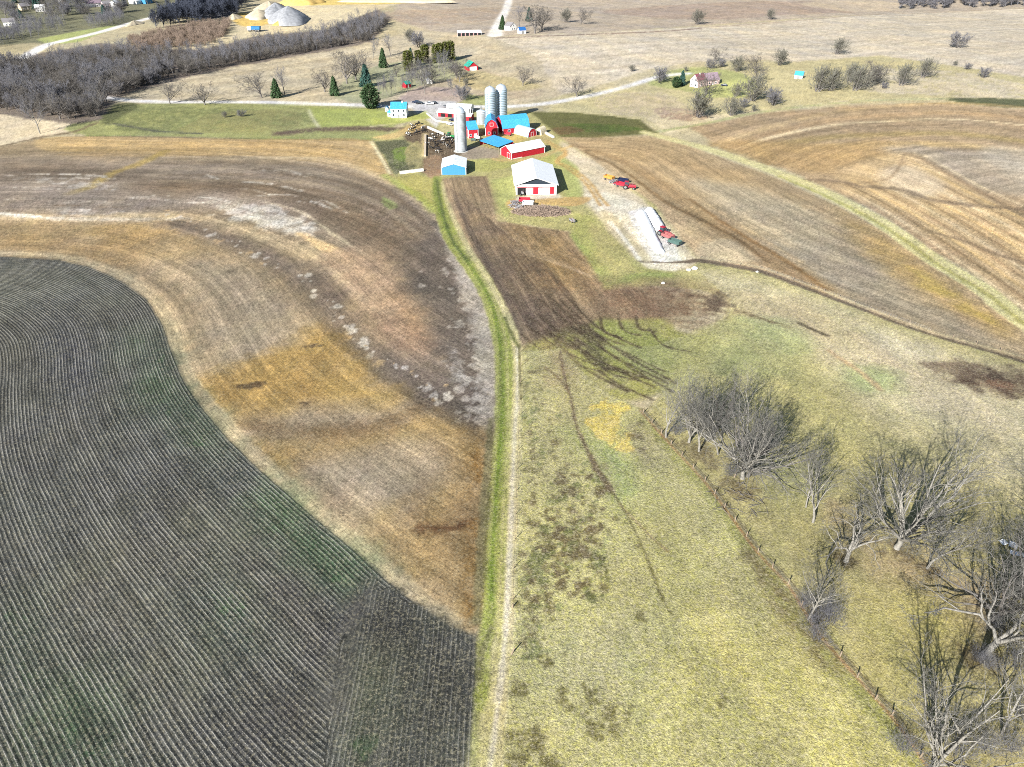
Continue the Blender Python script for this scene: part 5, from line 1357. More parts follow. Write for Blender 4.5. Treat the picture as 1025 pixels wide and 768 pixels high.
# evergreens
for (x, y, knd, H, wd_, lab) in [
    (371, 108.6, 'pine', 13.5, .85, 'big round dark green pine beside the blue roofed farmhouse'),
    (277, 98, 'spruce', 11, 1.0, 'small dark spruce by the road, casting a long shadow'),
    (335, 96, 'spruce', 11.5, .85, 'thin spruce by the road left of the tall dark one'),
    (366.5, 87, 'spruceb', 14, .9, 'tall dark spruce above the big round pine'),
    (383.6, 68, 'spruce', 13.5, .8, 'pointed spruce standing alone on the slope'),
    (411, 59, 'spruceb', 8, .8, 'short spruce peeking above the left clipped cedar'),
    (676, 88, 'pine', 7, .9, 'round dark green pine left of the pink house'),
    (681.5, 86, 'spruceb', 9.5, .8, 'dark cone spruce touching the pink house'),
    (502.5, 30, 'spruce', 12, .9, 'far spruce left of the white house by the drive'),
    (529, 22, 'spruceb', 13, .8, 'far spruce peeking above the purple crowns')]:
    put(knd, x, y, H, x, lab, wide=wd_ * (1.35 if knd != 'pine' else 1))
for (x, y, H, wd_, lab) in [
    (408.5, 71.5, 14, 1.25, 'leftmost clipped cedar column, a little lower than its neighbours'),
    (418.5, 66, 11, 1.2, 'second cedar column, paler and partly hidden by a bare tree'),
    (425.5, 62.5, 12.5, 1.35, 'third cedar column from the left on the slope'),
    (436, 63.5, 13.5, 1.0, 'fourth cedar column, narrow, beside the open gap'),
    (440.5, 63, 14, 1.05, 'fifth cedar column touching the fourth'),
    (446, 62.5, 14.5, 1.0, 'sixth cedar column, next to last'),
    (451, 61.5, 14.5, 1.15, 'rightmost and tallest cedar column on the slope')]:
    put('cedar', x, y, H, x, lab, wide=wd_)

# ------------------------------------------------------------------ woods
def inside(px, py, poly):
    c = False; n = len(poly)
    for i in range(n):
        x1, y1 = poly[i]; x2, y2 = poly[(i + 1) % n]
        if (y1 > py) != (y2 > py) and px < (x2 - x1) * (py - y1) / (y2 - y1) + x1: c = not c
    return c
def scatter(poly_px, n, seed, mind=6):
    w = [tuple(q) for q in W(poly_px)]
    a = np.array(w); lo = a.min(0); hi = a.max(0); r = random.Random(seed); out = []; t = 0
    while len(out) < n and t < n * 60:
        t += 1
        x = lo[0] + (hi[0] - lo[0]) * r.random(); y = lo[1] + (hi[1] - lo[1]) * r.random()
        if inside(x, y, w) and all((x - q[0]) ** 2 + (y - q[1]) ** 2 > mind * mind for q in out): out.append((x, y))
    return out
woods = [(-40, 76), (40, 63), (100, 54), (160, 55), (200, 57), (260, 47), (318, 38), (372, 19), (388, 24), (370, 41), (300, 54), (240, 64), (200, 73), (135, 89), (108, 101), (96, 118), (60, 120), (0, 110), (-40, 108)]
pts = scatter(woods, 500, 1, 7.2)
pts.sort(key=lambda q: q[1])
rw = random.Random(7)
road_w = catmull(W(road_n), False, 4)
def near_road(x, y, d=7):
    return (((road_w - np.array([x, y])) ** 2).sum(1) ** .5).min() < d
front = [p for p in pts if not near_road(*p)]
ind = front[:170] if len(front) > 170 else front
rest = front[170:]
for k, (x, y) in enumerate(ind):
    put(['f_tall', 'f_tall2', 'f_wide', 'f_wide2', 'f_bushd'][rw.randrange(5)], x, y, 6.5 + rw.random() ** 1.5 * 7, rw.random() * 6.28, 'leafless grey tree in the dense belt of valley woods', group='leafless trees of the valley woods', wide=1.25, world=True)
def merged(name, label, cat, items, mats):
    """items: (proto mesh arrays, x, y, scale, rot)"""
    V = []; Fa = []; nv = 0
    for (v, f), x, y, s, a, zs in items:
        c, sn = math.cos(a), math.sin(a)
        q = v * [s, s, s * zs]
        q = np.stack([q[:, 0] * c - q[:, 1] * sn + x, q[:, 0] * sn + q[:, 1] * c + y, q[:, 2] + gz(x, y)], 1)
        V.append(q); Fa.append(f + nv); nv += len(v)
    V = np.concatenate(V); Fa = np.concatenate(Fa); me = bpy.data.meshes.new(name)
    me.vertices.add(len(V)); me.vertices.foreach_set('co', V.astype(np.float32).ravel())
    me.loops.add(len(Fa) * 4); me.loops.foreach_set('vertex_index', Fa.astype(np.int32).ravel())
    me.polygons.add(len(Fa)); me.polygons.foreach_set('loop_start', np.arange(0, len(Fa) * 4, 4, dtype=np.int32)); me.update(calc_edges=True)
    me.materials.append(mats)
    o = bpy.data.objects.new(name, me); COL.objects.link(o); return tag(o, label, cat, None, 'stuff')
def arr(lines, n=3):
    me = tube_mesh('tmp', lines, M['twigd'], lambda l: n)
    v = np.zeros(len(me.vertices) * 3, np.float32); me.vertices.foreach_get('co', v)
    f = np.zeros(len(me.loops), np.int32); me.loops.foreach_get('vertex_index', f)
    bpy.data.meshes.remove(me); return v.reshape(-1, 3), f.reshape(-1, 4)
lt = [arr(grow_tree(60 + i, 12, .2, 1, [11, 5, 2], .6, .25, .07, .12, min_level=3)) for i in range(3)]
lbsh = [arr(grow_tree(70 + i, 5, .08, 9, [5, 3], .6, .1, .05, .18, min_level=2)) for i in range(2)]
ldark = [arr(grow_tree(80 + i, 12, .3, 1, [22, 9, 4], .7, .1, .12, .14, min_level=3)) for i in range(2)]
merged('woodland', 'mass of leafless grey trees filling the valley behind the front rows', 'woodland',
       [(lt[rw.randrange(3)], x, y, .5 + rw.random() * .5, rw.random() * 6, 1) for x, y in rest if vnoise(np.array([x / 38.0]), np.array([y / 60.0]), 5)[0] > .22], M['twigd'])
under = [p for p in scatter(woods, 900, 3, 3.0) if not near_road(*p, d=5)]
merged('undergrowth', 'grey brown brush between the trees of the valley woods', 'brush',
       [(lbsh[rw.randrange(2)], x, y, .8 + rw.random() * .8, rw.random() * 6, 1) for x, y in under], M['twigb'])
scrub = scatter([(125, 44), (150, 36), (205, 25), (232, 23), (225, 38), (205, 47), (150, 51)], 260, 5, 3)
merged('scrub', 'brown scrub covering the bank between the road and the quarry track', 'scrub', [(lbsh[rw.randrange(2)], x, y, .8 + rw.random() * .7, rw.random() * 6, .9) for x, y in scrub], M['scrub'])
darkw = scatter([(150, 30), (175, 18), (200, 4), (215, -12), (262, -12), (245, 2), (238, 18), (212, 23), (180, 26)], 150, 6, 6)
merged('dark_woodland', 'dark bluish woods between the road and the sand quarry', 'woodland', [(ldark[rw.randrange(2)], x, y, .9 + rw.random() * .4, rw.random() * 6, 1) for x, y in darkw], M['darktwig'])
ridge_ = scatter([(898, 10), (900, 0), (930, -6), (1060, -8), (1060, 6), (1020, 8), (960, 9)], 190, 8, 7)
merged('ridge_woodland', 'strip of purple grey woods along the top right corner', 'woodland', [(ldark[rw.randrange(2)], x, y, .8 + rw.random() * .4, rw.random() * 6, 1) for x, y in ridge_], M['twigd'])
vt = scatter([(-10, 46), (0, 22), (40, 24), (90, 22), (130, 14), (185, -6), (130, -14), (0, -14), (-30, 20)], 150, 9, 7)
for k, (x, y) in enumerate(vt):
    if near_road(x, y): continue
    if k % 4 == 0: put('spruceb', x, y, 8 + rw.random() * 6, k, 'blue green conifer among the village houses at upper left', group='conifers of the village', world=True, wide=1.2)
    else: put(['f_tall2', 'f_wide', 'f_bushd', 'f_tall'][k % 4], x, y, 10 + rw.random() * 4, k, 'bare grey tree among the village houses at upper left', group='bare trees of the village', world=True, wide=1.3)
vb = scatter([(0, 40), (20, 24), (68, 24), (66, 32), (30, 40)], 60, 12, 5) + scatter([(86, 27), (118, 16), (124, 22), (112, 27), (95, 29)], 60, 13, 4) + scatter([(-20, 44), (18, 34), (22, 38), (-10, 50)], 60, 14, 4)
merged('village_thicket', 'dark purple thickets below the village', 'thicket', [(lt[rw.randrange(3)], x, y, .5 + rw.random() * .4, rw.random() * 6, 1) for x, y in vb], M['twigd'])

# ------------------------------------------------------------------ houses farther off
def win(f, c, z=1, w=.9, h=1.2): return (f, c, w, z, z + h, 'window', GL, W_)
building('pink_house', 'pinkish farmhouse with a maroon roof half hidden by bare trees', 'house', (689.5, 87), (697.5, 88.5), 9, 4.8, 8.2, M['pink'], M['maroon'], over=.3, chimney=(.5, 5, .5), openings=[win('front', -1.5), win('front', 1.5), win('front', -1.2, 4.2), win('front', 1.2, 4.2), win('right', 4), win('left', 4)])
building('house_wing', 'wide wing of the pink house under a grey purple roof', 'house', (699, 87), (719, 84.5), 8, 3.4, 7.4, M['pink'], M['purshing'], ridge_along='width', over=.4, openings=[win('front', -4), win('front', 0), ('front', 3, 1, .1, 2.1, 'door', W_, None), win('front', 5.4)])
building('blue_roof_shed', 'tiny white shed with bright blue roof in the right hand pasture', 'shed', (794, 79), (802, 79.6), 5, 2.4, 4.6, M['siding'], M['blue'], ridge_along='width', over=.3, openings=[('front', 0, 2, .1, 2, 'door', M['steel'], None)])
building('green_roof_barn', 'small barn with a teal green roof and white doors above the farm', 'barn', (468.5, 71.5), (478, 70.5), 8, 3.0, 6.0, M['redb'], M['green'], over=.5, openings=[('front', 0, 5.6, .1, 2.8, 'door', M['whitey'], None)])
building('green_roof_hut', 'small red hut with a dark green roof among the garden trees', 'hut', (406, 88.5), (411, 87.5), 4, 2.4, 4.0, RD, M['green'], ridge_along='width', over=.2, openings=[('front', 0, 1, .1, 1.9, 'door', W_, None)])
building('white_hut', 'small white hut right of the green roofed hut', 'hut', (427.5, 84.5), (432, 84.2), 3.5, 2.2, 3.2, M['siding'], M['whitey'], over=.2, openings=[('front', 0, 1, .1, 1.9, 'door', M['steel'], None)])
building('far_open_shed', 'long far shed with white roof and dark open bays', 'shed', (458, 37), (481, 35.5), 9, 3.2, 4.6, M['redb'], M['whitey'], ridge_along='width', over=.5, openings=[('front', -9.5 + 3.8 * q, 3.0, .1, 2.9, 'open_bay', DK, W_) for q in range(6)])
building('far_white_house', 'far white house by the drive at the top of the picture', 'house', (510, 31.5), (516.5, 30.5), 8, 4, 7, M['siding'], M['grshing'], over=.3, openings=[win('front', -1.4), win('front', 1.4), win('front', 0, 4)])
building('far_blue_shed', 'far small shed with a deep blue roof right of the far white house', 'shed', (519.5, 34.5), (526, 34), 7, 3, 5.4, M['siding'], mat('deep_blue_metal', (.02, .10, .30), .5), ridge_along='width', over=.3, openings=[('front', 0, 2.4, .1, 2.4, 'door', M['steel'], None)])
VH = [((62, 4), (70, 3.2), M['siding'], M['grshing'], 'white village house with a grey roof behind the conifers', 9),
      ((88, 8), (103, 7), M['siding'], M['purshing'], 'long white village house with a grey purple roof', 9),
      ((104, 8.2), (113, 7.6), M['pink'], M['grshing'], 'low pinkish village house right of the long white one', 8),
      ((117, 8), (122, 7), M['siding'], M['whitey'], 'small bright white village gable house', 9),
      ((137, 5), (145, 3.8), M['siding'], M['whitey'], 'tall white village building beside the blue one', 12),
      ((146, 4.6), (153, 3.6), M['bluew'], M['blue'], 'bright blue village building near the road bend', 10),
      ((22, 11), (31, 10), M['tan'], M['grshing'], 'tan village house with a pale roof at far left', 9),
      ((36, 12.5), (46, 12), M['siding'], M['whitey'], 'white roofed village house in the trees at left', 8),
      ((0, 9), (8, 8), M['siding'], M['grshing'], 'grey village house at the left edge of the picture', 9),
      ((75, -2), (84, -3), M['tan'], M['maroon'], 'maroon roofed village house at the top edge', 9),
      ((4, 27), (16, 26), M['siding'], M['grshing'], 'long pale village shed low at the left edge', 8),
      ((168, -2), (176, -3), M['siding'], M['grshing'], 'white village house at the top edge by the road', 9)]
for a_, b_, w_, r_, lab, dp in VH:
    building('village_house', lab, 'house', a_, b_, dp, 4.2, 7.2, w_, r_, ridge_along='width', over=.4, openings=[win('front', -2.5), win('front', 2.5), ('front', 0, 1, .1, 2.1, 'door', M['steel'], None)])
building('shed_by_pines', 'white and blue shed at the road end of the big pine', 'shed', (385.5, 112.5), (388.5, 112.5), 3, 2, 3, M['siding'], M['blue'], over=.2, openings=[('front', 0, .8, .1, 1.7, 'door', M['steel'], None)])

# ------------------------------------------------------------------ quarry
def mound(name, label, cat, x, y, rx, ry, h, m, seed, sharp=1.0):
    p = G(x, y); n, r_ = 48, 14; rng = np.random.RandomState(seed)
    mb = MB(); vs = []; ph = rng.rand(6) * 6.28
    for i in range(r_ + 1):
        f = i / r_
        for k in range(n):
            a = 2 * math.pi * k / n
            w = 1 + .14 * math.sin(2 * a + ph[0]) + .10 * math.sin(3 * a + ph[1]) + .05 * math.sin(7 * a + ph[2])
            X, Y = rx * w * f * math.cos(a), ry * w * f * math.sin(a)
            z = h * (1 - f) ** sharp * (1 + .12 * math.sin(4 * a + ph[3]) * f) + h * .05 * rng.randn() * f * (1 - f)
            vs.append((X, Y, z if i < r_ else -.6))
    fs = [(i * n + k, i * n + (k + 1) % n, (i + 1) * n + (k + 1) % n, (i + 1) * n + k) for i in range(r_) for k in range(n)]
    mb.add(vs, fs); o = mb.build(name, m, smooth=True, loc=p); fix_normals(o); return tag(o, label, cat)
mg = mat('grey_gravel', (.27, .28, .30), .95, noise=.25, nscale=.3); mc = mat('cream_sand', (.50, .43, .31), .95, noise=.15, nscale=.3); mo = mat('ochre_sand', (.52, .36, .12), .95, noise=.2, nscale=.3)
mound('gravel_pile', 'largest grey gravel pile in the quarry', 'gravel pile', 290, 21, 21, 40, 14, mg, 1, .75)
mound('gravel_pile', 'second grey gravel pile, left behind the largest one', 'gravel pile', 277, 15, 16, 34, 12, mg, 2, .7)
mound('sand_pile', 'low cream sand pile at the left of the quarry', 'sand pile', 259, 17, 14, 28, 7, mc, 3, .6)
mound('sand_pile', 'tan sand pile between the cream one and the gravel', 'sand pile', 270, 11, 15, 34, 10, mc, 4, .65)
mound('sand_bank', 'bright ochre sand bank at the top of the quarry', 'sand bank', 303, 4, 26, 30, 12, mo, 5, .7)
mound('sand_pile', 'small ochre heap at the foot of the grey gravel piles', 'sand pile', 281, 24, 7, 14, 4, mo, 6)
mound('sand_pile', 'tiny pale heap at the far left of the quarry yard', 'sand pile', 234, 19, 8, 14, 5, mc, 7)
mound('sand_pile', 'cream heap beside the road bridge end', 'sand pile', 134.5, 25, 7, 16, 4, mc, 8)
mound('spoil_bank', 'long flat ochre spoil bank along the top edge', 'sand bank', 400, 2, 70, 20, 5, mc, 9, .5)

# ------------------------------------------------------------------ vehicles and machines
def wheel(name, t, x, y, r, w, rim=None):
    b = MB(); n = 14
    b.bar((x - w / 2, y, r), (x + w / 2, y, r), r, n=n)
    o = b.build(name, M['rubber'], t)
    MB().bar((x - w / 2 - .03, y, r), (x + w / 2 + .03, y, r), r * .55, n=10).build('rim', rim or M['steel'], o)
    return o
def make_tractor(color):
    t = bpy.data.objects.new('tractor', None); COL.objects.link(t); t['category'] = 'tractor'; t['label'] = 'x'
    b = MB(); b.slab([(-.45, .8), (.45, .8), (.45, 1.5), (.3, 1.72), (-.3, 1.72), (-.45, 1.5)], -2.9, -.3); b.box(-.5, .5, -.3, 1.6, .7, 1.25)
    for s in (-1, 1): b.slab([(s * .55, 1.6), (s * 1.15, 1.6), (s * 1.15, 1.75), (s * .55, 1.75)], .1, 1.7)
    b.build('body', color, t)
    c = MB(); c.add([(-.62, -.2, 1.5), (.62, -.2, 1.5), (.62, 1.4, 1.5), (-.62, 1.4, 1.5), (-.55, 0, 2.7), (.55, 0, 2.7), (.55, 1.3, 2.7), (-.55, 1.3, 2.7)], [(0, 3, 2, 1), (4, 5, 6, 7), (0, 1, 5, 4), (1, 2, 6, 5), (2, 3, 7, 6), (3, 0, 4, 7)]); cb = c.build('cab', GL, t)
    MB().box(-.68, .68, -.15, 1.45, 2.7, 2.85).build('roof', color, cb)
    for s in (-1, 1):
        wheel('rear_wheel', t, s * .95, .9, .85, .5, M['steel']); wheel('front_wheel', t, s * .8, -2.2, .5, .32, M['steel'])
    MB().bar((.35, -1.6, 1.7), (.35, -1.6, 2.6), .06).build('exhaust', M['steel'], t)
    return t
def make_wagon(color):
    t = bpy.data.objects.new('farm_wagon', None); COL.objects.link(t); t['category'] = 'wagon'; t['label'] = 'x'
    b = MB()
    b.box(-1.1, 1.1, -2.3, 2.3, .9, 1.0); b.box(-1.15, -1.08, -2.3, 2.3, 1.0, 2.0); b.box(1.08, 1.15, -2.3, 2.3, 1.0, 2.0); b.box(-1.08, 1.08, -2.3, -2.23, 1.0, 2.0); b.box(-1.08, 1.08, 2.23, 2.3, 1.0, 2.0)
    b.build('box', color, t)
    MB().bar((0, -2.3, .7), (0, -4.0, .5), .07).build('tongue', M['steel'], t)
    MB().box(-.9, .9, -1.9, 1.9, .7, .88).build('chassis', M['steel'], t)
    for s in (-1, 1):
        for y in (-1.6, 1.6): wheel('wheel', t, s * 1.0, y, .4, .25)
    return t
def make_disc(color):
    t = bpy.data.objects.new('disc_harrow', None); COL.objects.link(t); t['category'] = 'farm implement'; t['label'] = 'x'
    f = MB()
    for y in (-1.0, 0, 1.0): f.box(-2.2, 2.2, y - .08, y + .08, .75, .9)
    for x in (-2.0, -.7, .7, 2.0): f.box(x - .07, x + .07, -1.08, 1.08, .9, 1.02)
    f.bar((0, -1, .8), (0, -3.4, .6), .08); f.build('frame', color, t)
    for y, a in ((-.6, .25), (.6, -.25)):
        g = MB(); g.bar((-2.1, y - a, .42), (2.1, y + a, .42), .05)
        for k in range(12):
            x = -2.0 + k * 4.0 / 11; g.bar((x - .03, y + a * x / 2.1, .42), (x + .03, y + a * x / 2.1, .42), .36, n=10)
        g.build('disc_gang', M['machgrey'], t)
    for s in (-1, 1): wheel('wheel', t, s * 1.3, .1, .38, .22)
    return t
def make_car(color, kind='car'):
    t = bpy.data.objects.new('parked_car' if kind == 'car' else 'pickup_truck', None); COL.objects.link(t); t['category'] = 'car' if kind == 'car' else 'pickup'; t['label'] = 'x'
    side = [(-2.2, .35), (2.25, .35), (2.3, .75), (2.1, .92), (1.2, 1.0), (-1.9, 1.02), (-2.25, .8)] if kind == 'car' else [(-2.6, .45), (2.6, .45), (2.65, .9), (2.4, 1.1), (1.3, 1.15), (-2.65, 1.15)]
    vs = [(s_ * .88, y_, z_) for s_ in (-1, 1) for y_, z_ in side]; n = len(side)
    fs = [tuple(range(n)), tuple(range(n, 2 * n))[::-1]] + [(k, n + k, n + (k + 1) % n, (k + 1) % n) for k in range(n)]
    o = fix_normals(MB().add(vs, fs).build('body', color, t))
    if kind == 'car': lo = (-1.75, 1.15, -.3 * 1 - .9, .45)
    c = [(-1.8, 1.02), (1.15, 1.0), (.45, 1.45), (-1.2, 1.47)] if kind == 'car' else [(-.5, 1.15), (1.3, 1.15), (.8, 1.75), (-.4, 1.75)]
    vs = [(s_ * w_, y_, z_) for s_ in (-1, 1) for (y_, z_), w_ in zip(c, (.82, .82, .68, .68))]
    cb = fix_normals(MB().add(vs, [(0, 1, 2, 3), (7, 6, 5, 4), (0, 4, 5, 1), (1, 5, 6, 2), (2, 6, 7, 3), (3, 7, 4, 0)]).build('cabin', GL, t))
    y0, y1 = (-1.2, .45) if kind == 'car' else (-.4, .8)
    z_ = 1.47 if kind == 'car' else 1.75
    MB().box(-.67, .67, y0, y1, z_ - .01, z_ + .04).build('roof', color, cb)
    for s in (-1, 1):
        for y in (-1.35, 1.4): wheel('wheel', t, s * .8, y, .33, .22)
        MB().box(s * .62 - .16, s * .62 + .16, 2.24 if kind == 'car' else 2.6, 2.32 if kind == 'car' else 2.68, .62, .78).build('headlight', M['whitey'], t)
    return t
def at(o, x, y, rz, label, cat=None, group=None, s=1.0):
    p = G(x, y); o.location = p; o.rotation_euler = (0, 0, rz); o.scale = (s, s, s); o['label'] = label
    if group: o['group'] = group
    if cat: o['category'] = cat
    return o
at(make_car(M['paintnavy']), 416, 103.5, 1.5, 'dark navy car parked nearest the road in the gravel yard', s=1.1)
at(make_car(M['paintblack']), 419.5, 104.5, 1.6, 'black car beside the navy one in the gravel yard')
at(make_car(M['paintblack']), 433.5, 104.2, 1.4, 'black car at the middle of the gravel yard')
at(make_car(M['paintwhite'], 'pickup'), 429.5, 105, 1.7, 'white pickup truck between the parked dark cars')
at(make_car(M['machgrey']), 445, 108, .4, 'grey car parked by the white garage')
at(make_car(M['paintwhite']), 441, 112.2, 1.5, 'white car in front of the white garage')
at(make_car(M['paintnavy']), 724, 86.5, 1.2, 'dark car parked right of the pink house')
at(make_car(M['paintwhite']), 450, 125.5, .8, 'white car parked above the cattle yard by the lone silo')
at(make_car(M['paintnavy'], 'pickup'), 453.5, 121.5, 1.3, 'dark pickup truck below the low white shed')
at(make_tractor(M['machgreen']), 450.2, 138.5, 1.0, 'green tractor at the edge of the cattle yard beside the lone silo')
at(make_tractor(M['machgrey']), 521.5, 194.3, .2, 'grey tractor parked in the open bay of the machine shed')
at(make_tractor(M['machred']), 663.5, 236, .7, 'red tractor at the end of the short silage bag', s=1.15)
at(make_tractor(M['machred']), 628, 189.3, 1.3, 'bright red tractor at the lower end of the machinery row', s=1.15)
at(make_wagon(M['machor']), 609, 180.5, .8, 'orange wagon at the upper end of the machinery row')
at(make_disc(M['machgrey']), 613, 183, 1.0, 'grey harrow second in the machinery row')
at(make_disc(M['machred']), 617, 185, 1.0, 'red harrow in the middle of the machinery row')
at(make_wagon(M['machred']), 621.5, 187.5, .9, 'red wagon near the lower end of the machinery row')
at(make_wagon(M['paintnavy']), 623, 183.5, 1.1, 'dark blue wagon behind the machinery row')
at(make_disc(M['machpink']), 626, 185, 1.4, 'faded pink harrow behind the bright red tractor')
at(make_wagon(M['machpink']), 667.5, 239.5, .7, 'faded pink wagon next to the red tractor by the silage bag')
at(make_disc(M['machgrey']), 671, 242.5, .9, 'rusty grey implement between the pink wagon and the teal one')
at(make_wagon(M['paintteal']), 674.5, 245.5, .8, 'teal grey wagon at the far end of the line by the silage bag')
at(make_wagon(M['machred']), 524.5, 203.3, 1.5, 'red wagon in the scrap in front of the machine shed')
at(make_wagon(M['paintwhite']), 528, 206.5, 1.35, 'white wagon at the right of the scrap in front of the machine shed')
at(make_disc(M['machgrey']), 516, 203.5, .4, 'grey implement at the left of the scrap before the machine shed')
at(make_disc(M['machgrey']), 519.5, 209, 1.1, 'dark implement lying nearest the brush pile')
at(make_wagon(M['machgrey']), 572, 222.5, .4, 'small dark cart alone at the right end of the brush pile', s=.6)
at(make_wagon(M['paintwhite']), 477, 139.8, .5, 'white feed cart in front of the small calf barn', s=.8)
at(make_wagon(M['paintteal']), 473.5, 141.5, 1.4, 'teal cart between the lone silo and the calf barn', s=.6)
at(make_wagon(M['machred']), 508, 136, 1.2, 'small red feed wagon in the straw yard before the main barn', s=.8)
def dump_truck():
    t = bpy.data.objects.new('dump_truck', None); COL.objects.link(t); t['category'] = 'truck'; t['label'] = 'x'
    MB().add([(-1.4, -4, 1.3), (1.4, -4, 1.3), (1.4, 2, 1.3), (-1.4, 2, 1.3), (-1.6, -4.4, 3.4), (1.6, -4.4, 3.4), (1.6, 2, 3.4), (-1.6, 2, 3.4)], [(0, 3, 2, 1), (4, 5, 6, 7), (0, 1, 5, 4), (1, 2, 6, 5), (2, 3, 7, 6), (3, 0, 4, 7)]).build('dump_box', M['truckblue'], t)
    cb = MB().slab([(-1.3, .9), (1.3, .9), (1.3, 2.4), (1.1, 3.2), (-1.1, 3.2), (-1.3, 2.4)], 2.3, 4.8).build('cab', M['paintwhite'], t)
    MB().box(-1.1, 1.1, 4.78, 4.86, 2.0, 2.9).build('windscreen', GL, cb)
    for s in (-1, 1):
        for y in (-3, -1.4, 3.6): wheel('wheel', t, s * 1.25, y, .75, .5)
    return t
at(dump_truck(), 255, 32, 1.5, 'blue dump truck on the quarry track', s=1.4)

# silage bags
def silage_bag(a, b, r, label):
    A_, B_ = G(*a), G(*b); L = (B_ - A_).length; rz = math.atan2(B_.y - A_.y, B_.x - A_.x) - math.pi / 2
    t = thing('silage_bag', label, 'silage bag', A_, rz); rng = np.random.RandomState(int(L * 10)); vs = []; n = 16; m = 40
    for i in range(m + 1):
        f = i / m; e = min(1, (min(f, 1 - f) * m / 2.0 + .12)) ** .5
        w = r * e * (1 + .035 * rng.randn())
        for k in range(n + 1):
            a_ = math.pi * k / n
            vs.append((w * math.cos(a_) * 1.1, f * L, max(w * math.sin(a_) * 1.2, 0) - .05))
    fs = [(i * (n + 1) + k, i * (n + 1) + k + 1, (i + 1) * (n + 1) + k + 1, (i + 1) * (n + 1) + k) for i in range(m) for k in range(n)]
    fs += [tuple(range(n + 1)), tuple(m * (n + 1) + k for k in range(n, -1, -1))]
    fix_normals(MB().add(vs, fs).build('plastic_cover', M['plastic'], t, smooth=True))
    e = MB(); e.bar((0, -.5, .3), (0, .3, .6), .12, .3, 8); e.build('tied_end', M['plastic'], t)
silage_bag((639.5, 214), (661, 255), 2.0, 'long white silage bag on the pale pad, the left and longer one')
silage_bag((648.5, 211.5), (662, 232), 1.9, 'shorter white silage bag right of the long one')

# cattle
def make_cow(seed, m):
    rng = np.random.RandomState(seed)
    V = [(0, -.75, 1.12), (0, 0, 1.1), (0, .75, 1.15), (0, 1.1, 1.25), (0, 1.45, 1.3), (0, 1.75, 1.12),
         (.24, -.72, .75), (.25, -.78, .4), (.25, -.72, .03), (-.24, -.72, .75), (-.25, -.78, .4), (-.25, -.72, .03),
         (.22, .62, .7), (.22, .64, .35), (.22, .62, .03), (-.22, .62, .7), (-.22, .64, .35), (-.22, .62, .03), (0, -.98, 1.0), (0, -1.05, .5), (.14, 1.42, 1.42), (-.14, 1.42, 1.42)]
    E = [(0, 1), (1, 2), (2, 3), (3, 4), (4, 5), (0, 6), (6, 7), (7, 8), (0, 9), (9, 10), (10, 11), (2, 12), (12, 13), (13, 14), (2, 15), (15, 16), (16, 17), (0, 18), (18, 19), (4, 20), (4, 21)]
    Rr = [.34, .40, .33, .2, .16, .09, .16, .08, .07, .16, .08, .07, .12, .07, .065, .12, .07, .065, .04, .03, .03, .03]
    me = bpy.data.meshes.new('cow'); me.from_pydata(V, E, []); o = bpy.data.objects.new('cow', me); COL.objects.link(o)
    md = o.modifiers.new('skin', 'SKIN'); md.use_smooth_shade = True
    for i, r_ in enumerate(Rr): me.skin_vertices[0].data[i].radius = (r_ * (.85 if i < 3 else 1), r_)
    me.skin_vertices[0].data[1].use_root = True
    sb = o.modifiers.new('sub', 'SUBSURF'); sb.levels = 1; sb.render_levels = 1
    dg = bpy.context.evaluated_depsgraph_get(); ne = bpy.data.meshes.new_from_object(o.evaluated_get(dg)); o.modifiers.clear(); o.data = ne
    ne.materials.clear(); ne.materials.append(m); o['category'] = 'cow'; return o
cow = make_cow(1, M['cow']); cowd = make_cow(2, M['hide'])
rc = random.Random(3); first = {0: True, 1: True}
cows = scatter([(428, 136), (440, 135), (456, 142), (452, 148), (436, 156), (428, 152)], 22, 21, 2.6) + scatter([(404, 127), (420, 124), (425, 133), (406, 138)], 13, 22, 2.8)
for k, (x, y) in enumerate(cows):
    d = k % 5 >= 3
    src = cowd if d else cow
    if first[int(d)]: o = src; first[int(d)] = False
    else: o = src.copy(); COL.objects.link(o)
    o.location = (x, y, gz(x, y)); o.rotation_euler = (0, 0, rc.random() * 6.28); s = 1.05 + rc.random() * .15; o.scale = (s, s, s)
    o['label'] = 'all black cow standing in the muddy cattle yard' if d else 'black and white cow standing in the muddy cattle yard'
    o['group'] = 'black cows in the muddy yard' if d else 'black and white cows in the muddy yard'

# ------------------------------------------------------------------ walls, fences, heaps
def wall(name, label, pts_, h, w, m, cat='wall'):
    P_ = [G(*p) for p in pts_]; b = MB()
    for a, c in zip(P_, P_[1:]):
        d = (c - a).normalized(); nrm = Vector((-d.y, d.x, 0)) * w / 2
        vs = [a - nrm, c - nrm, c + nrm, a + nrm]
        b.add([v + Vector((0, 0, -.5)) for v in vs] + [v + Vector((0, 0, h)) for v in vs], [(0, 3, 2, 1), (4, 5, 6, 7), (0, 1, 5, 4), (1, 2, 6, 5), (2, 3, 7, 6), (3, 0, 4, 7)])
    return tag(b.build(name, m), label, cat)
wall('low_wall', 'pale low concrete wall between the paddock and the lane end', [(400, 174.5), (423.5, 171.5)], 1.2, .9, M['dirtyw'])
wall('low_wall', 'pale low wall slanting along the top of the cattle yard', [(427.5, 128.5), (443.5, 135.5)], 1.1, .7, M['dirtyw'])
wall('feed_bunk', 'long narrow tan feed bunk at the left side of the cattle yard', [(425.5, 136), (425, 157)], .8, 1.0, M['tan'], 'feed bunk')
wall('low_wall', 'short white wall right of the cream feed shelter', [(545, 133.8), (553.5, 138.4)], .9, 1.1, M['dirtyw'])
wall('low_wall', 'pale wall edging the drive from the gravel yard down to the silo', [(427, 114.5), (437, 122), (455, 124.5)], .7, .7, M['dirtyw'])
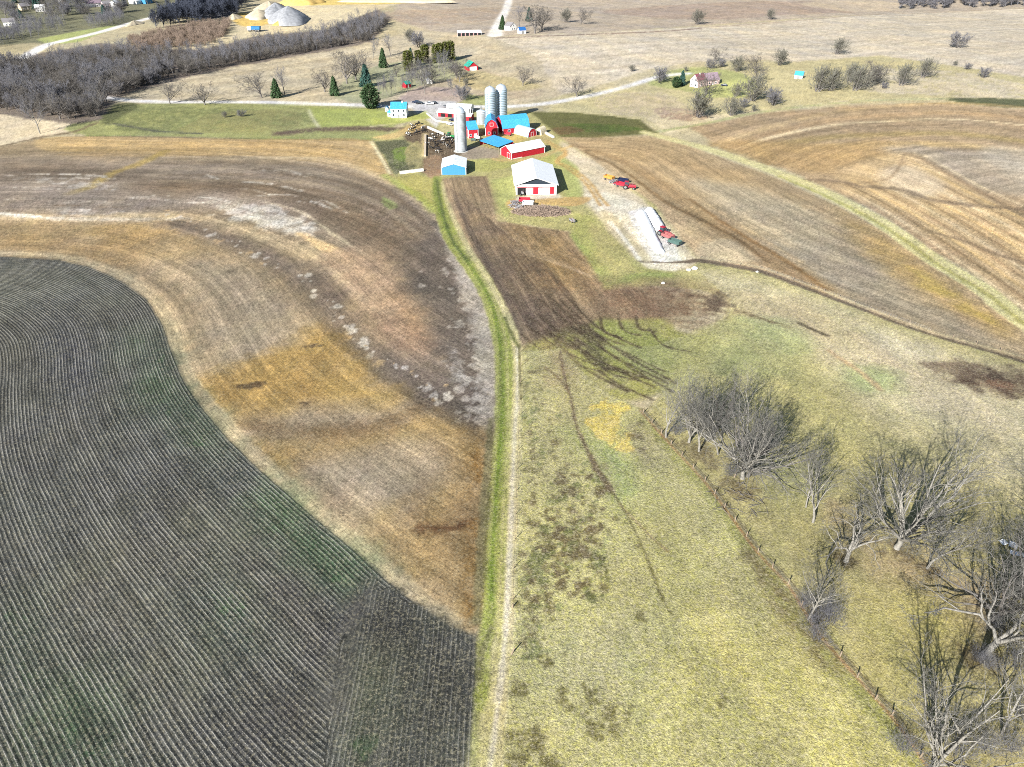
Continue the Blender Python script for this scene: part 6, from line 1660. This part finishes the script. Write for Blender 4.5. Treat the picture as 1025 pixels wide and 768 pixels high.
def fence(label, pts_, step, h=1.15, wires=3, pr=.07, name='wire_fence'):
    w = W(pts_); t = thing(name, label, 'fence', (w[0][0], w[0][1], gz(*w[0])))
    P_ = []
    for a, b in zip(w, w[1:]):
        L = np.linalg.norm(b - a); n = max(1, int(L / step))
        for k in range(n): P_.append(a + (b - a) * k / n)
    P_.append(w[-1]); P_ = P_[:100]
    o0 = np.array([w[0][0], w[0][1], gz(*w[0])]); rng = np.random.RandomState(len(P_))
    Q = [Vector((p[0] - o0[0], p[1] - o0[1], gz(*p) - o0[2])) for p in P_]
    for q in Q:
        MB().bar(q + Vector((0, 0, -.3)), q + Vector((rng.randn() * .05, rng.randn() * .05, h * (.95 + .15 * rng.rand()))), pr, pr * .9, 6).build('post', M['wood'], t)
    b = MB()
    for k in range(wires):
        z = h * (.35 + .28 * k)
        for a, c in zip(Q, Q[1:]): b.bar(a + Vector((0, 0, z)), c + Vector((0, 0, z)), .012, n=3)
    b.build('wire', M['steel'], t); return t
fence('old wire fence with grey posts running down the pasture beside the bare trees', [(643, 414), (671, 445), (705, 482), (735, 522), (758, 553), (788, 585), (816, 629), (840, 657), (875, 700), (892, 716), (920, 758), (970, 830)], 3.4, pr=.11)
fence('wire fence along the dirt lane at the top of the right hand pasture', [(700, 259), (760, 269), (810, 287), (870, 310), (930, 332), (1025, 359)], 5, pr=.1)
fence('fence round the cattle yard beside the lone silo', [(426, 159), (441, 156), (455, 151), (458, 142)], 2.6, 1.3, pr=.09)
fence('fence along the left side of the weedy paddock', [(373, 142), (382, 157), (391, 174)], 3.5, pr=.09)
fence('sparse wire fence beside the green meadow above the brown field', [(90, 137.5), (200, 139.2), (300, 140.5), (372, 141.5)], 7, pr=.08)
fence('wire fence on the right side of the farm lane', [(521, 352), (520, 400), (517, 470), (515, 540), (513, 600)], 6, pr=.06, wires=2)
def heap(name, label, cat, x, y, rx, ry, h, n, r_, m, seed, L=2.5):
    p = G(x, y); rng = np.random.RandomState(seed); b = MB()
    for k in range(n):
        a = rng.rand() * 6.28; q = math.sqrt(rng.rand()); X, Y = rx * q * math.cos(a), ry * q * math.sin(a)
        z = h * (1 - q * q) * (.4 + .6 * rng.rand()); d = rng.randn(3) * [1, .8, .3]; d = d / np.linalg.norm(d) * L * (.4 + .6 * rng.rand()) / 2
        b.bar((X - d[0], Y - d[1], max(z - d[2], .05)), (X + d[0], Y + d[1], max(z + d[2], .05)), r_ * (.6 + .8 * rng.rand()), r_ * .4, 4)
    o = b.build(name, m, loc=p); tag(o, label, cat, None, 'stuff'); return o
heap('brush_pile', 'long brown pile of cut brush below the machine shed', 'brush pile', 541, 212.5, 11.5, 5.5, 2.2, 2600, .07, M['scrub'], 3, 3.2)
heap('branch_litter', 'fallen branches lying under the near pasture trees', 'branches', 740, 500, 6, 5, .2, 60, .05, M['barkd'], 5)
heap('scrap_heap', 'heap of old scrap timber left of the brush pile', 'scrap heap', 514, 206.5, 2.2, 3, 1.0, 90, .12, M['machgrey'], 6, 1.6)
def rock(name, label, cat, x, y, r_, m, seed, flat=.6):
    rng = np.random.RandomState(seed); import bmesh
    bm = bmesh.new(); bmesh.ops.create_icosphere(bm, subdivisions=2, radius=r_)
    for v in bm.verts: v.co *= 1 + .18 * rng.randn() * .6; v.co.z *= flat
    me = bpy.data.meshes.new(name); bm.to_mesh(me); bm.free(); me.materials.append(m)
    o = bpy.data.objects.new(name, me); COL.objects.link(o); o.location = G(x, y, r_ * flat * .4); return tag(o, label, cat)
rock('white_boulder', 'left white boulder below the end of the pale pad', 'boulder', 688.5, 271, .8, M['dirtyw'], 1)
rock('white_boulder', 'right and largest white boulder below the end of the pale pad', 'boulder', 694.5, 269.5, 1.0, M['dirtyw'], 2)
rock('white_boulder', 'lone pale boulder on the dark drain line of the upper pasture', 'boulder', 757, 272.5, .5, M['dirtyw'], 3)
rock('white_boulder', 'pale boulder at the tip of the reddish ploughed tongue', 'boulder', 663, 284, .6, M['dirtyw'], 4)
def sheet(x, y, w, d, rz, label, seed):
    rng = np.random.RandomState(seed); n = 7; vs = []; 
    for side in (0, .03):
        for i in range(n):
            for j in range(4): vs.append((w * (i / (n - 1) - .5), d * (j / 3 - .5), .25 + .16 * math.sin(i * 1.7 + seed) + .05 * j + side))
    top = n * 4; fs = []
    for i in range(n - 1):
        for j in range(3):
            q = (i * 4 + j, (i + 1) * 4 + j, (i + 1) * 4 + j + 1, i * 4 + j + 1); fs += [q[::-1], tuple(v + top for v in q)]
    for i in range(n - 1):
        for j in (0, 3): fs.append((i * 4 + j, (i + 1) * 4 + j, (i + 1) * 4 + j + top, i * 4 + j + top))
    for j in range(3):
        for i in (0, n - 1): fs.append((i * 4 + j, i * 4 + j + 1, i * 4 + j + 1 + top, i * 4 + j + top))
    o = fix_normals(MB().add(vs, fs).build('metal_sheet', M['whitey'], loc=G(x, y))); o.rotation_euler.z = rz; tag(o, label, 'metal sheet')
sheet(1003, 544, 1.6, 1.1, .3, 'small crumpled white sheet, left piece of the scrap at the right edge', 1)
sheet(1012.5, 547, 1.9, 1.3, 1.0, 'middle crumpled white sheet of the scrap at the right edge', 2)
sheet(1021, 557, 3.6, .9, -.5, 'long narrow white sheet lowest of the scrap at the right edge', 3)
def stump(x, y, label, h=1.1, lean=.6):
    p = G(x, y); o = MB().bar((0, 0, -.2), (lean, lean * .8, h), .14, .09, 7).build('old_post', M['wood'], loc=p); tag(o, label, 'post')
stump(511, 655, 'leaning dark post at the right edge of the track near the bottom')
stump(512.5, 608, 'short upright post beside the pale track', .8, .1)
stump(734, 478, 'leaning grey post in the fence beside the first clump of trees', 1.6, .5)
